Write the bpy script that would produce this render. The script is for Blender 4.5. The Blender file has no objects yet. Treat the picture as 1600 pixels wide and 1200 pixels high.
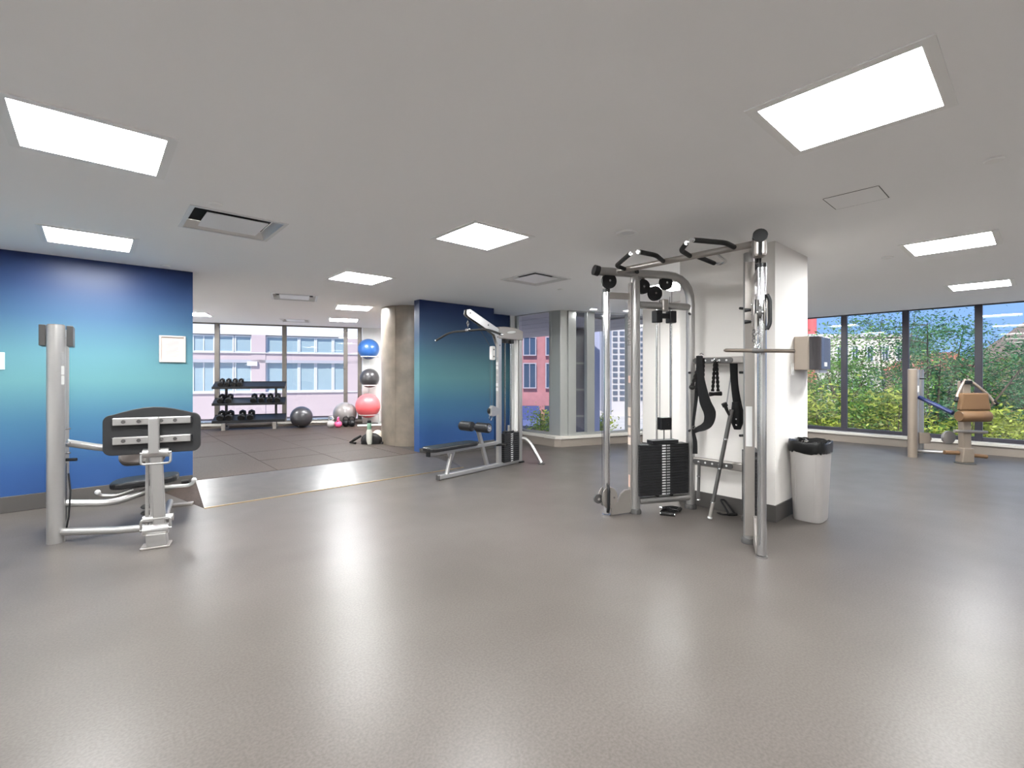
import bpy, math, random
from mathutils import Vector, Matrix
random.seed(7)
S = bpy.context.scene
COL = S.collection
PI = math.pi

# ------------------------------------------------------------------ camera, sky, sun, exposure
FPX, HZ, TH = 738.6, 585.9, math.radians(41.56)     # focal length in px, horizon row, yaw (image 1600x1200)
H = 2.60                                            # ceiling height
HC = 1.362                                          # camera height
cam_d = bpy.data.cameras.new('camera'); cam = bpy.data.objects.new('camera', cam_d); COL.objects.link(cam)
cam.location = (0, 0, HC); cam.rotation_euler = (PI/2, 0, -TH)
cam_d.sensor_width = 36; cam_d.lens = 36*FPX/1600; cam_d.shift_y = -(600-HZ)/1600; cam_d.clip_end = 500; cam_d.clip_start = 0.05
S.camera = cam
W = bpy.data.worlds.new('sky'); S.world = W; W.use_nodes = True
wn = W.node_tree.nodes; wl = W.node_tree.links; wn.clear()
wo = wn.new('ShaderNodeOutputWorld'); wb = wn.new('ShaderNodeBackground')
wt = wn.new('ShaderNodeTexCoord'); ws = wn.new('ShaderNodeSeparateXYZ'); wr = wn.new('ShaderNodeValToRGB')
wl.new(wt.outputs['Generated'], ws.inputs[0]); wl.new(ws.outputs['Z'], wr.inputs[0]); wl.new(wr.outputs[0], wb.inputs[0]); wl.new(wb.outputs[0], wo.inputs[0])
wr.color_ramp.elements[0].position = 0.0; wr.color_ramp.elements[0].color = (0.26, 0.45, 0.86, 1)
wr.color_ramp.elements[1].position = 0.5; wr.color_ramp.elements[1].color = (0.20, 0.40, 0.85, 1)
wb.inputs[1].default_value = 0.95
sun_d = bpy.data.lights.new('sun', 'SUN'); sun = bpy.data.objects.new('sun', sun_d); COL.objects.link(sun)
sun_d.energy = 4.4; sun_d.angle = math.radians(0.6); sun_d.color = (1.0, 0.93, 0.82)
sun.rotation_euler = Vector((0.62, 0.42, -0.75)).to_track_quat('-Z', 'Y').to_euler()
LIGHT_STRENGTH = 70.0
S.cycles.max_bounces = 16; S.cycles.diffuse_bounces = 8; S.cycles.glossy_bounces = 6; S.cycles.transparent_max_bounces = 16
vs = S.view_settings
vs.view_transform = 'Standard'; vs.look = 'None'; vs.exposure = 0.55; vs.gamma = 1.0; vs.use_curve_mapping = False

# ------------------------------------------------------------------ pixel helpers
CT, ST = math.cos(TH), math.sin(TH)
def ray(px):
    k = (px-800)/FPX
    return (k*CT+ST, -k*ST+CT)
def at_d(px, d):
    r = ray(px); return (r[0]*d, r[1]*d)
def at_z(px, py, z=0.0):
    d = FPX*(HC-z)/(py-HZ); return at_d(px, d)
def z_at(py, d): return HC-(py-HZ)/FPX*d
def depth(x, y): return x*ST+y*CT
def on_plane(px, py, M, e):            # pixel -> (u, z) on the upright plane through M along e
    r = ray(px); det = -r[0]*e[1]+r[1]*e[0]
    s = (-M[0]*e[1]+M[1]*e[0])/det
    u = (r[0]*M[1]-r[1]*M[0])/det
    u = ((s*r[0]-M[0])*e[0]+(s*r[1]-M[1])*e[1])
    return u, z_at(py, s)

# ------------------------------------------------------------------ materials
MATS = {}
def mat(name, col, rough=0.5, metal=0.0, spec=0.5, emit=None, strength=0, noise=0, nscale=20, bump=0, bscale=60, coat=0):
    if name in MATS: return MATS[name]
    m = bpy.data.materials.new(name); m.use_nodes = True; MATS[name] = m
    n = m.node_tree.nodes; l = m.node_tree.links; b = n['Principled BSDF']
    b.inputs['Base Color'].default_value = (*col, 1); b.inputs['Roughness'].default_value = rough
    b.inputs['Metallic'].default_value = metal; b.inputs['Specular IOR Level'].default_value = spec
    b.inputs['Coat Weight'].default_value = coat
    if emit: b.inputs['Emission Color'].default_value = (*emit, 1); b.inputs['Emission Strength'].default_value = strength
    if noise or bump:
        tc = n.new('ShaderNodeTexCoord')
    if noise:
        t = n.new('ShaderNodeTexNoise'); t.inputs['Scale'].default_value = nscale; t.inputs['Detail'].default_value = 5
        r = n.new('ShaderNodeValToRGB'); r.color_ramp.elements[0].position = 0.3; r.color_ramp.elements[1].position = 0.7
        r.color_ramp.elements[0].color = tuple(c*(1-noise) for c in col)+(1,); r.color_ramp.elements[1].color = tuple(min(1, c*(1+noise)) for c in col)+(1,)
        l.new(tc.outputs['Object'], t.inputs['Vector']); l.new(t.outputs[0], r.inputs[0]); l.new(r.outputs[0], b.inputs['Base Color'])
    if bump:
        t = n.new('ShaderNodeTexNoise'); t.inputs['Scale'].default_value = bscale; t.inputs['Detail'].default_value = 3
        bp = n.new('ShaderNodeBump'); bp.inputs['Strength'].default_value = bump; bp.inputs['Distance'].default_value = 0.01
        l.new(tc.outputs['Object'], t.inputs['Vector']); l.new(t.outputs[0], bp.inputs['Height']); l.new(bp.outputs[0], b.inputs['Normal'])
    return m
def glass_mat(name, tint=(1, 1, 1), refl=1.0):
    m = bpy.data.materials.new(name); m.use_nodes = True; MATS[name] = m
    n = m.node_tree.nodes; l = m.node_tree.links; n.clear()
    o = n.new('ShaderNodeOutputMaterial'); mx = n.new('ShaderNodeMixShader'); t = n.new('ShaderNodeBsdfTransparent'); g = n.new('ShaderNodeBsdfGlossy'); fr = n.new('ShaderNodeFresnel')
    t.inputs[0].default_value = (*tint, 1); g.inputs['Roughness'].default_value = 0.0; g.inputs[0].default_value = (refl, refl, refl, 1); 
    ge = n.new('ShaderNodeNewGeometry'); ma = n.new('ShaderNodeMath'); ma.operation = 'MULTIPLY_ADD'; ma.inputs[1].default_value = 1/1.45-1.45; ma.inputs[2].default_value = 1.45
    l.new(ge.outputs['Backfacing'], ma.inputs[0]); l.new(ma.outputs[0], fr.inputs[0])
    l.new(fr.outputs[0], mx.inputs[0]); l.new(t.outputs[0], mx.inputs[1]); l.new(g.outputs[0], mx.inputs[2]); l.new(mx.outputs[0], o.inputs[0])
    return m

def floor_mat():
    m = mat('floor_vinyl', (0.2, 0.19, 0.18), rough=0.28, spec=0.15)
    n = m.node_tree.nodes; l = m.node_tree.links; b = n['Principled BSDF']
    tc = n.new('ShaderNodeTexCoord')
    t1 = n.new('ShaderNodeTexNoise'); t1.inputs['Scale'].default_value = 1.3; t1.inputs['Detail'].default_value = 6
    t2 = n.new('ShaderNodeTexNoise'); t2.inputs['Scale'].default_value = 90; t2.inputs['Detail'].default_value = 4
    r1 = n.new('ShaderNodeValToRGB'); r1.color_ramp.elements[0].position = .3; r1.color_ramp.elements[1].position = .7
    r1.color_ramp.elements[0].color = (0.078, 0.068, 0.061, 1); r1.color_ramp.elements[1].color = (0.092, 0.081, 0.073, 1)
    r2 = n.new('ShaderNodeValToRGB'); r2.color_ramp.elements[0].position = .35; r2.color_ramp.elements[1].position = .65
    r2.color_ramp.elements[0].color = (0.84, 0.84, 0.84, 1); r2.color_ramp.elements[1].color = (1.1, 1.1, 1.1, 1)
    mx = n.new('ShaderNodeMix'); mx.data_type = 'RGBA'; mx.blend_type = 'MULTIPLY'; mx.inputs[0].default_value = 1
    for t in (t1, t2): l.new(tc.outputs['Object'], t.inputs['Vector'])
    l.new(t1.outputs[0], r1.inputs[0]); l.new(t2.outputs[0], r2.inputs[0])
    l.new(r1.outputs[0], mx.inputs[6]); l.new(r2.outputs[0], mx.inputs[7]); l.new(mx.outputs[2], b.inputs['Base Color'])
    t3 = n.new('ShaderNodeTexNoise'); t3.inputs['Scale'].default_value = 2.5; t3.inputs['Detail'].default_value = 5
    mr = n.new('ShaderNodeMapRange'); mr.inputs[1].default_value = .3; mr.inputs[2].default_value = .7; mr.inputs[3].default_value = 0.31; mr.inputs[4].default_value = 0.35
    l.new(tc.outputs['Object'], t3.inputs['Vector']); l.new(t3.outputs[0], mr.inputs[0]); l.new(mr.outputs[0], b.inputs['Roughness'])
    return m
def blue_wall_mat():                    # ombre paint: deep blue - aqua - blue, painted on the wall
    m = mat('ombre_blue_paint', (0.1, 0.3, 0.5), rough=0.36, spec=0.2)
    n = m.node_tree.nodes; l = m.node_tree.links; b = n['Principled BSDF']
    g = n.new('ShaderNodeNewGeometry'); s = n.new('ShaderNodeSeparateXYZ'); mr = n.new('ShaderNodeMapRange'); r = n.new('ShaderNodeValToRGB')
    mr.inputs[1].default_value = 0; mr.inputs[2].default_value = H
    l.new(g.outputs['Position'], s.inputs[0]); l.new(s.outputs['Z'], mr.inputs[0]); l.new(mr.outputs[0], r.inputs[0]); l.new(r.outputs[0], b.inputs['Base Color'])
    e = r.color_ramp.elements
    stops = [(0.0, (0.023, 0.058, 0.175)), (0.15, (0.026, 0.069, 0.185)), (0.34, (0.042, 0.118, 0.195)), (0.50, (0.080, 0.192, 0.212)), (0.60, (0.072, 0.173, 0.204)), (0.76, (0.035, 0.083, 0.152)), (0.88, (0.021, 0.046, 0.118)), (1.0, (0.015, 0.028, 0.10))]
    e[0].position, e[0].color = stops[0][0], (*stops[0][1], 1); e[1].position, e[1].color = stops[-1][0], (*stops[-1][1], 1)
    for p, c in stops[1:-1]:
        q = e.new(p); q.color = (*c, 1)
    return m
M_floor = floor_mat(); M_blue = blue_wall_mat()
M_ceil = mat('ceiling_paint', (0.90, 0.90, 0.90), 0.75)
M_white = mat('white_paint', (0.84, 0.83, 0.81), 0.6)
M_base = mat('grey_baseboard', (0.065, 0.060, 0.056), 0.5, spec=.3)
M_silver = mat('silver_powder_coat', (0.40, 0.39, 0.38), 0.30, 0.75)
M_silver2 = mat('warm_silver_coat', (0.29, 0.265, 0.245), 0.38, 0.5)
M_chrome = mat('chrome', (0.66, 0.66, 0.67), 0.16, 1.0)
M_black = mat('black_plastic', (0.010, 0.010, 0.011), 0.42, spec=.28)
M_vinyl = mat('black_vinyl', (0.012, 0.012, 0.013), 0.38, spec=.3, bump=.08, bscale=200)
M_rubber = mat('black_rubber', (0.012, 0.0115, 0.011), 0.6, spec=.25)
M_grey = mat('grey_plastic', (0.06, 0.057, 0.055), 0.45, spec=.35)
M_plate = mat('weight_plate_black', (0.014, 0.014, 0.015), 0.45, spec=.28, bump=.05)
M_label = mat('label_white', (0.58, 0.58, 0.57), 0.5)
M_tan = mat('label_tan', (0.66, 0.55, 0.46), 0.5)
M_greylab = mat('label_grey', (0.30, 0.30, 0.30), 0.5)
M_cable = mat('cable', (0.05, 0.05, 0.05), 0.4)
M_trim = mat('light_trim', (0.85, 0.85, 0.84), 0.45)
M_vent = mat('vent_metal', (0.72, 0.72, 0.71), 0.35, 0.3)
M_dark = mat('dark_void', (0.006, 0.006, 0.006), 0.8)
M_glow = mat('light_diffuser', (0.9, 0.88, 0.84), 0.5, emit=(0.985, 1.0, 1.005), strength=LIGHT_STRENGTH)
M_glass = glass_mat('window_glass', (0.97, 0.985, 0.98))
M_frameb = mat('bronze_frame', (0.14, 0.125, 0.11), 0.4, 0.3)
M_framed = mat('dark_frame', (0.035, 0.033, 0.045), 0.4, 0.2)
M_frameg = mat('grey_frame', (0.42, 0.43, 0.41), 0.33, 0.6)
M_sill = mat('sill_white', (0.58, 0.55, 0.50), 0.5)
M_curb = mat('curb_grey', (0.24, 0.205, 0.175), 0.5)
M_concrete = mat('concrete', (0.20, 0.165, 0.13), 0.34, noise=.22, nscale=4, bump=.1, bscale=30)
M_tile = mat('rubber_tile', (0.046, 0.033, 0.026), 0.6, spec=.22, noise=.25, nscale=40, bump=.25, bscale=120)
M_joint = mat('tile_joint', (0.03, 0.025, 0.022), 0.8)
M_ramp = mat('ramp_rubber', (0.06, 0.053, 0.048), 0.32, noise=.2, nscale=8)
M_brass = mat('brass_nosing', (0.55, 0.42, 0.25), 0.3, 0.9)

# ------------------------------------------------------------------ mesh builder
class MB:
    def __init__(s): s.v = []; s.f = []; s.sm = []
    def add(s, vs, fs, smooth=False):
        o = len(s.v); s.v += [tuple(v) for v in vs]
        s.f += [tuple(i+o for i in f) for f in fs]; s.sm += [smooth]*len(fs); return s
    def box(s, c, size, rz=0, M=None):
        hx, hy, hz = size[0]/2, size[1]/2, size[2]/2
        R = M if M is not None else Matrix.Rotation(rz, 3, 'Z')
        vs = [Vector(c)+R @ Vector((x*hx, y*hy, z*hz)) for x in (-1, 1) for y in (-1, 1) for z in (-1, 1)]
        return s.add(vs, [(0, 1, 3, 2), (4, 6, 7, 5), (0, 4, 5, 1), (2, 3, 7, 6), (0, 2, 6, 4), (1, 5, 7, 3)])
    def beam(s, p, q, w, h, up=(0, 0, 1)):     # rectangular bar from p to q, width w (side), height h (up)
        p, q = Vector(p), Vector(q); t = (q-p).normalized(); up = Vector(up)
        if abs(t.dot(up)) > .98: up = Vector((1, 0, 0))
        a = t.cross(up).normalized(); b = a.cross(t).normalized()
        R = Matrix((t, a, b)).transposed()
        return s.box((p+q)/2, ((q-p).length, w, h), M=R)
    def prism(s, poly, z0, z1):                # polygon in xy, counterclockwise
        n = len(poly)
        vs = [(x, y, z0) for x, y in poly]+[(x, y, z1) for x, y in poly]
        return s.add(vs, [tuple(range(n-1, -1, -1)), tuple(range(n, 2*n))]+[(i, (i+1) % n, n+(i+1) % n, n+i) for i in range(n)])
    def slab(s, poly, O, A, B, t):             # polygon (a,b) in plane O + a*A + b*B, thickness t along A x B
        O, A, B = Vector(O), Vector(A), Vector(B); N = A.cross(B).normalized(); n = len(poly)
        p = [O+A*a+B*b-N*t/2 for a, b in poly]; q = [v+N*t for v in p]
        return s.add(p+q, [tuple(range(n-1, -1, -1)), tuple(range(n, 2*n))]+[(i, (i+1) % n, n+(i+1) % n, n+i) for i in range(n)])
    def tube(s, pts, r, seg=12, round_r=0, caps=True, ry=None, up=(0, 0, 1)):
        pts = [Vector(p) for p in pts]
        if isinstance(r, (list, tuple)): round_r = 0
        if round_r and len(pts) > 2:
            o = [pts[0]]
            for i in range(1, len(pts)-1):
                a, b, c = pts[i-1], pts[i], pts[i+1]
                d1, d2 = (a-b), (c-b); k = min(round_r, d1.length*.48, d2.length*.48)
                p1, p2 = b+d1.normalized()*k, b+d2.normalized()*k
                for j in range(7):
                    t = j/6; o.append(p1*(1-t)**2+b*2*t*(1-t)+p2*t*t)
            o.append(pts[-1]); pts = o
        rs = r if isinstance(r, (list, tuple)) else [r]*len(pts)
        vs = []; t0 = (pts[1]-pts[0]).normalized(); up = Vector(up)
        if abs(t0.dot(up)) > .95: up = Vector((1, 0, 0))
        a = t0.cross(up).normalized()
        for i, p in enumerate(pts):
            if i == 0: t = t0
            elif i == len(pts)-1: t = (pts[-1]-pts[-2]).normalized()
            else: t = ((pts[i+1]-p).normalized()+(p-pts[i-1]).normalized()).normalized()
            a = (a-t*a.dot(t)).normalized(); b = t.cross(a)
            k = (ry/r) if ry else 1
            for j in range(seg):
                an = 2*PI*j/seg; vs.append(p+a*math.cos(an)*rs[i]+b*math.sin(an)*rs[i]*k)
        n = len(pts)
        fs = [(i*seg+j, i*seg+(j+1) % seg, (i+1)*seg+(j+1) % seg, (i+1)*seg+j) for i in range(n-1) for j in range(seg)]
        if caps: fs += [tuple(range(seg-1, -1, -1)), tuple(range((n-1)*seg, n*seg))]
        return s.add(vs, fs, True)
    def cyl(s, p, q, r, seg=20): return s.tube([p, q], r, seg)
    def lathe(s, prof, c=(0, 0, 0), seg=28, sx=1, sy=1):   # profile [(r, z)]
        c = Vector(c); vs = []
        for r, z in prof:
            for j in range(seg):
                a = 2*PI*j/seg; vs.append(c+Vector((r*math.cos(a)*sx, r*math.sin(a)*sy, z)))
        n = len(prof)
        fs = [(i*seg+j, i*seg+(j+1) % seg, (i+1)*seg+(j+1) % seg, (i+1)*seg+j) for i in range(n-1) for j in range(seg)]
        fs += [tuple(range(seg-1, -1, -1)), tuple(range((n-1)*seg, n*seg))]
        return s.add(vs, fs, True)
    def sphere(s, c, r, seg=32, rings=16, sx=1, sy=1, sz=1):
        prof = [(max(1e-4, r*math.sin(PI*i/rings)), -r*sz*math.cos(PI*i/rings)) for i in range(rings+1)]
        return s.lathe(prof, c, seg, sx, sy)
    def torus(s, c, R, r, A=(1, 0, 0), B=(0, 1, 0), seg=28, rs=8, a0=0, a1=2*PI):
        c, A, B = Vector(c), Vector(A), Vector(B); N = A.cross(B); vs = []
        full = abs(a1-a0-2*PI) < 1e-6; n = seg if full else seg+1
        for i in range(n):
            t = a0+(a1-a0)*i/seg; d = A*math.cos(t)+B*math.sin(t)
            for j in range(rs):
                q = 2*PI*j/rs; vs.append(c+d*(R+r*math.cos(q))+N*r*math.sin(q))
        fs = [(i*rs+j, ((i+1) % n)*rs+j, ((i+1) % n)*rs+(j+1) % rs, i*rs+(j+1) % rs) for i in range(n if full else n-1) for j in range(rs)]
        return s.add(vs, fs, True)
    def build(s, name, m, parent=None, bevel=0, loc=None):
        off = Vector(ORG.get(parent.name, (0, 0, 0))) if parent else Vector(loc or (0, 0, 0))
        me = bpy.data.meshes.new(name)
        me.from_pydata([Vector(v)-off for v in s.v], [], s.f)
        me.polygons.foreach_set('use_smooth', [True]*len(s.f) if any(s.sm) else [False]*len(s.f))
        me.update()
        import bmesh
        b = bmesh.new(); b.from_mesh(me); bmesh.ops.recalc_face_normals(b, faces=b.faces); b.to_mesh(me); b.free()
        if any(s.sm): me.set_sharp_from_angle(angle=math.radians(38))
        me.materials.append(m)
        o = bpy.data.objects.new(name, me); COL.objects.link(o)
        if parent: o.parent = parent; ORG[o.name] = ORG.get(parent.name, (0, 0, 0))
        else: o.location = off; ORG[o.name] = tuple(off)
        if bevel:
            bm_ = o.modifiers.new('bevel', 'BEVEL'); bm_.width = bevel; bm_.segments = 2; bm_.limit_method = 'ANGLE'; bm_.angle_limit = math.radians(40)
        return o
ORG = {}
def thing(name, loc, label, cat, group=None):
    o = bpy.data.objects.new(name, None); COL.objects.link(o); o.location = loc; ORG[o.name] = tuple(loc); o.empty_display_size = .1
    o['label'] = label; o['category'] = cat
    if group: o['group'] = group
    return o
def tag(o, label, cat, group=None):
    o['label'] = label; o['category'] = cat
    if group: o['group'] = group
    return o
def struct(o, label=None):
    o['kind'] = 'structure'
    if label: o['label'] = label
    return o
def sroot(name, loc, label):
    o = bpy.data.objects.new(name, None); COL.objects.link(o); o.location = loc; ORG[o.name] = tuple(loc); o['kind'] = 'structure'; o['label'] = label
    return o
def copy_tree(o, parent=None):
    c = o.copy(); COL.objects.link(c)
    if parent: c.parent = parent
    for ch in list(o.children): copy_tree(ch, c)
    return c
def B(name, m, parent, c, size, rz=0, bevel=0): return MB().box(c, size, rz).build(name, m, parent, bevel)
def rrect(w, h, r, n=5, arch=0):       # rounded rectangle polygon centred at 0
    P = []
    for cx, cy, a0 in ((w/2-r, -h/2+r, -PI/2), (w/2-r, h/2-r, 0), (-w/2+r, h/2-r, PI/2), (-w/2+r, -h/2+r, PI)):
        for i in range(n+1):
            a = a0+PI/2*i/n; x, y = cx+r*math.cos(a), cy+r*math.sin(a)
            P.append((x, y))
        if arch and a0 == 0:
            for i in range(1, 8):
                t = i/8; x = (w/2-r)*(1-2*t); P.append((x, h/2+arch*math.sin(PI*t)))
    return P
def textmesh(body, size, name, m, parent, M, extrude=.0006):
    c = bpy.data.curves.new(name, 'FONT'); c.body = body; c.size = size; c.extrude = extrude; c.align_x = 'CENTER'; c.align_y = 'CENTER'
    t = bpy.data.objects.new('tmp', c); COL.objects.link(t)
    me = bpy.data.meshes.new_from_object(t); bpy.data.objects.remove(t); bpy.data.curves.remove(c)
    off = Vector(ORG[parent.name]) if parent else Vector((0, 0, 0))
    me.transform(M); me.transform(Matrix.Translation(-off)); me.materials.clear(); me.materials.append(m)
    o = bpy.data.objects.new(name, me); COL.objects.link(o); o.parent = parent; return o
def basis(O, A, Bv):
    A, Bv = Vector(A).normalized(), Vector(Bv).normalized(); N = A.cross(Bv)
    return Matrix.Translation(Vector(O)) @ Matrix((A, Bv, N)).transposed().to_4x4()
def seg_ray(px, A, e):     # parameter along A+u*e hit by the column px
    return on_plane(px, HZ, A, e)[0]

# ------------------------------------------------------------------ the building shell
from mathutils.geometry import tessellate_polygon
BW_A = Vector((1.75, 13.27)); BW_E = Vector((0.9298, -0.3681)).normalized()      # studio window line
F2_A = Vector((6.68, 6.15)); F2_E = Vector((0.9434, -0.3316)).normalized()       # bay facet
XR = 11.65                                                                       # right-hand glass line
def bw(u): p = BW_A+BW_E*u; return (p.x, p.y)
def f2(u): p = F2_A+F2_E*u; return (p.x, p.y)
bwx = lambda x: bw((x-BW_A.x)/BW_E.x)
F2_END = f2(2.05); CORNER = (XR, 4.05)
OUT = [(-5, -6), (XR+.06, -6), (XR+.06, CORNER[1]+.05), (F2_END[0]+.03, F2_END[1]+.06), (6.72, 6.22), (6.70, 7.45), (7.2, bwx(7.2)[1]+.05), (0.6, bwx(.6)[1]+.05), (0.6, 6.95), (-5, 6.95)]
LS = 0.585
lights = [(x, y, 0) for y in (3.36, 0.6, -2.2) for x in (0, 2.62, 6.08, 9.18, -2.7)]
lights += [(-0.02, 5.81, 0), (2.56, 5.82, 0), (-2.7, 5.81, 0), (3.60, 8.46, math.radians(-17)), (4.23, 10.5, math.radians(-20)), (1.50, 11.50, math.radians(-20)), (5.6, 9.9, math.radians(-18))]
vents = [(0.865, 4.45, 0, .62), (4.28, 4.37, 0, .60), (2.41, 7.95, math.radians(-17), .62), (3.46, 11.35, math.radians(-21), .56)]
def sq(x, y, a, w):
    c, s = math.cos(a), math.sin(a)
    return [(x+(i*c-j*s)*w/2, y+(i*s+j*c)*w/2) for i, j in ((-1, -1), (1, -1), (1, 1), (-1, 1))]
def flat(poly, holes, z, name, m):
    loops = [[Vector((x, y, 0)) for x, y in poly]]+[[Vector((x, y, 0)) for x, y in h] for h in holes]
    tri = tessellate_polygon(loops); allv = [v for l in loops for v in l]
    me = bpy.data.meshes.new(name); me.from_pydata([(v.x, v.y, z) for v in allv], [], tri); me.materials.append(m); me.update()
    o = bpy.data.objects.new(name, me); COL.objects.link(o); return o
holes = [sq(x, y, a, LS) for x, y, a in lights]+[sq(x, y, a, w) for x, y, a, w in vents]
struct(flat(OUT, holes, H, 'ceiling', M_ceil), 'flat pale grey painted ceiling')
struct(MB().prism(OUT, -0.12, 0).build('floor', M_floor), 'glossy grey brown vinyl floor')
struct(MB().prism(OUT, H+.35, H+.6).build('roof', M_white), 'roof slab')

def wallbox(name, x0, x1, y0, y1, z0, z1, m, label):
    return struct(MB().box(((x0+x1)/2, (y0+y1)/2, (z0+z1)/2), (x1-x0, y1-y0, z1-z0)).build(name, m), label)
wallbox('wall_left', -5.2, -5, -6.2, 7.0, 0, H+.3, M_white, 'plain white wall')
wallbox('wall_front', -5.2, XR+.1, -6.2, -6, 0, H+.3, M_white, 'plain white wall')
wallbox('wall_back', -5, 0.9, 6.81, 7.0, 0, H, M_blue, 'blue to aqua ombre painted wall with framed notice')
struct(B('baseboard_back', M_base, None, (-2.05, 6.80, .08), (5.9, .022, .16), bevel=.004), 'dark grey baseboard under ombre wall')
wallbox('wall_middle', 4.0, 5.58, 6.80, 6.965, 0, H, M_blue, 'narrow blue ombre wall behind the lat pulldown')
struct(B('baseboard_middle', M_base, None, (4.79, 6.79, .08), (1.58, .022, .16), bevel=.004), 'dark grey baseboard of the narrow blue wall')
wallbox('wall_recess', 5.58, 6.50, 7.40, 7.5, 0, H, M_blue, 'recessed blue wall strip beside bay window')
wallbox('wall_return', 5.48, 5.58, 6.965, 7.5, 0, H, M_white, 'short white return wall')
wallbox('wall_jamb', 6.50, 6.70, 7.38, 7.5, 0, H, M_white, 'pale jamb beside the bay window')
wallbox('wall_studio_left', 0.5, 0.6, 7.0, 13.9, 0, H, M_white, 'white studio side wall')
e = MB().prism([(6.70, 7.45), (6.80, 7.45), (7.3, bwx(7.2)[1]), (7.2, bwx(7.2)[1])], 0, H).build('wall_studio_right', M_white); struct(e, 'white studio side wall')
p0, p1 = bw(3.80), bw(5.87); n_ = (.3681*.12, .9298*.12)
struct(MB().prism([p0, p1, (p1[0]+n_[0], p1[1]+n_[1]), (p0[0]+n_[0], p0[1]+n_[1])], 0, H).build('wall_studio_end', M_white), 'white wall behind the ball stand')

# pillars
PX0, PX1, PY0, PY1 = 4.715, 5.61, 1.655, 2.60
M_pillar = mat('pillar_white_shaded', (.72, .69, .655), .6)  # white paint dimmed and warmed, shade on the pillar put into its colour
wallbox('wall_pillar', PX0, PX1, PY0, PY1, 0, H, M_pillar, 'square white pillar behind the cable machine')
struct(MB().prism([(PX0-.012, PY0-.012), (PX1+.012, PY0-.012), (PX1+.012, PY1+.012), (PX0-.012, PY1+.012)], 0, .155).build('baseboard_pillar', M_base, bevel=.003), 'dark grey baseboard around the white pillar')
wallbox('wall_pillar_far', 7.4, 8.3, 3.9, 4.8, 0, H, M_pillar, 'white pillar seen through the cable machine frame')
struct(MB().prism([(7.39, 3.89), (8.31, 3.89), (8.31, 4.81), (7.39, 4.81)], 0, .155).build('baseboard_pillar_far', M_base), 'dark baseboard of the far pillar')
# round concrete column with formwork seams
cc = (4.56, 7.95)
col = MB().lathe([(.60, .0), (.60, H)], (cc[0], cc[1], 0), 64).build('wall_column', M_concrete)
struct(col, 'round bare concrete column beside the blue wall')
for i, a in enumerate((3.62, 4.0, 4.5)):
    q = (cc[0]+.60*math.cos(a), cc[1]+.60*math.sin(a))
    MB().box((q[0], q[1], H/2), (.008, .012, H), a).build('form_seam', M_concrete, col)

# studio platform of rubber tiles, ramp
plat = sroot('floor_studio', (3, 9, 0), 'raised brown rubber tile floor of the studio')
pp = [(.6, 6.74), (3.99, 6.74), (3.99, 6.97), (5.48, 6.97), (5.48, 7.5), (6.7, 7.5), (7.15, bwx(7.15)[1]-.05), (.6, bwx(.6)[1]-.05)]
pp[0] = (.9, 6.74); pp.append((.6, 7.0)); pp.append((.9, 7.0))
MB().prism(pp, 0, .094).build('underlay', M_joint, plat)
TS = .915
import itertools
def clip_poly(poly, p, n):      # keep the side where (v-p).n <= 0
    o = []
    for i in range(len(poly)):
        a, b = Vector(poly[i]), Vector(poly[(i+1) % len(poly)])
        da, db = (a-p).dot(n), (b-p).dot(n)
        if da <= 0: o.append(a)
        if da*db < 0: o.append(a+(b-a)*(da/(da-db)))
    return o
for i, j in itertools.product(range(-1, 8), range(0, 9)):
    x0, y0 = .92+i*TS, 6.76+j*TS; g = .004
    poly = [(x0+g, y0+g), (x0+TS-g, y0+g), (x0+TS-g, y0+TS-g), (x0+g, y0+TS-g)]
    if i == -1: poly = [(max(x, .61), y) for x, y in poly]
    if i == -1 and j == 0: continue
    poly = clip_poly(poly, Vector(bw(0))-Vector((.3681, .9298))*.04, Vector((.3681, .9298)))
    poly = clip_poly(poly, Vector((6.68, 7.5)), Vector((.98, -.13))) if len(poly) > 2 else poly
    if j == 0: poly = clip_poly(poly, Vector((3.985, 0)), Vector((1, 0))) if len(poly) > 2 else poly
    if len(poly) < 3: continue
    MB().prism([(v.x, v.y) for v in poly], .09, .1+random.uniform(-.0012, .0012)).build('tile', M_tile, plat)
ramp = thing('threshold_ramp', (2.4, 6.2, 0), 'wide dark ramp with brass edge leading up to rubber tiles', 'ramp')
x0, x1, y0, y1, hgt = .92, 3.98, 5.70, 6.738, .1
MB().add([(x0-.07, y0, .003), (x1+.1, y0, .003), (x1, y1, hgt), (x0, y1, hgt), (x0-.07, y0, 0), (x1+.1, y0, 0), (x1, y1, 0), (x0, y1, 0)],
         [(0, 1, 2, 3), (4, 7, 6, 5), (0, 4, 5, 1), (2, 6, 7, 3), (0, 3, 7, 4), (1, 5, 6, 2)]).build('ramp_slope', M_ramp, ramp)
MB().add([(x0-.07, y0, .003), (x0, y1, hgt), (x0-.30, y1+.02, .003), (x0-.07, y0, 0), (x0, y1, 0), (x0-.30, y1+.02, 0)], [(0, 1, 2), (3, 5, 4), (0, 2, 5, 3), (1, 4, 5, 2)]).build('side_flare', M_tile, ramp)
MB().add([(x1+.1, y0, .003), (x1+.42, y1-.02, .003), (x1, y1, hgt), (x1+.1, y0, 0), (x1+.42, y1-.02, 0), (x1, y1, 0)], [(0, 1, 2), (3, 5, 4), (0, 3, 4, 1), (1, 4, 5, 2)]).build('side_flare', M_ramp, ramp)
MB().beam((x0-.07, y0-.012, .004), (x1+.1, y0-.012, .004), .022, .008).build('edge_nosing', M_brass, ramp)

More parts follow.
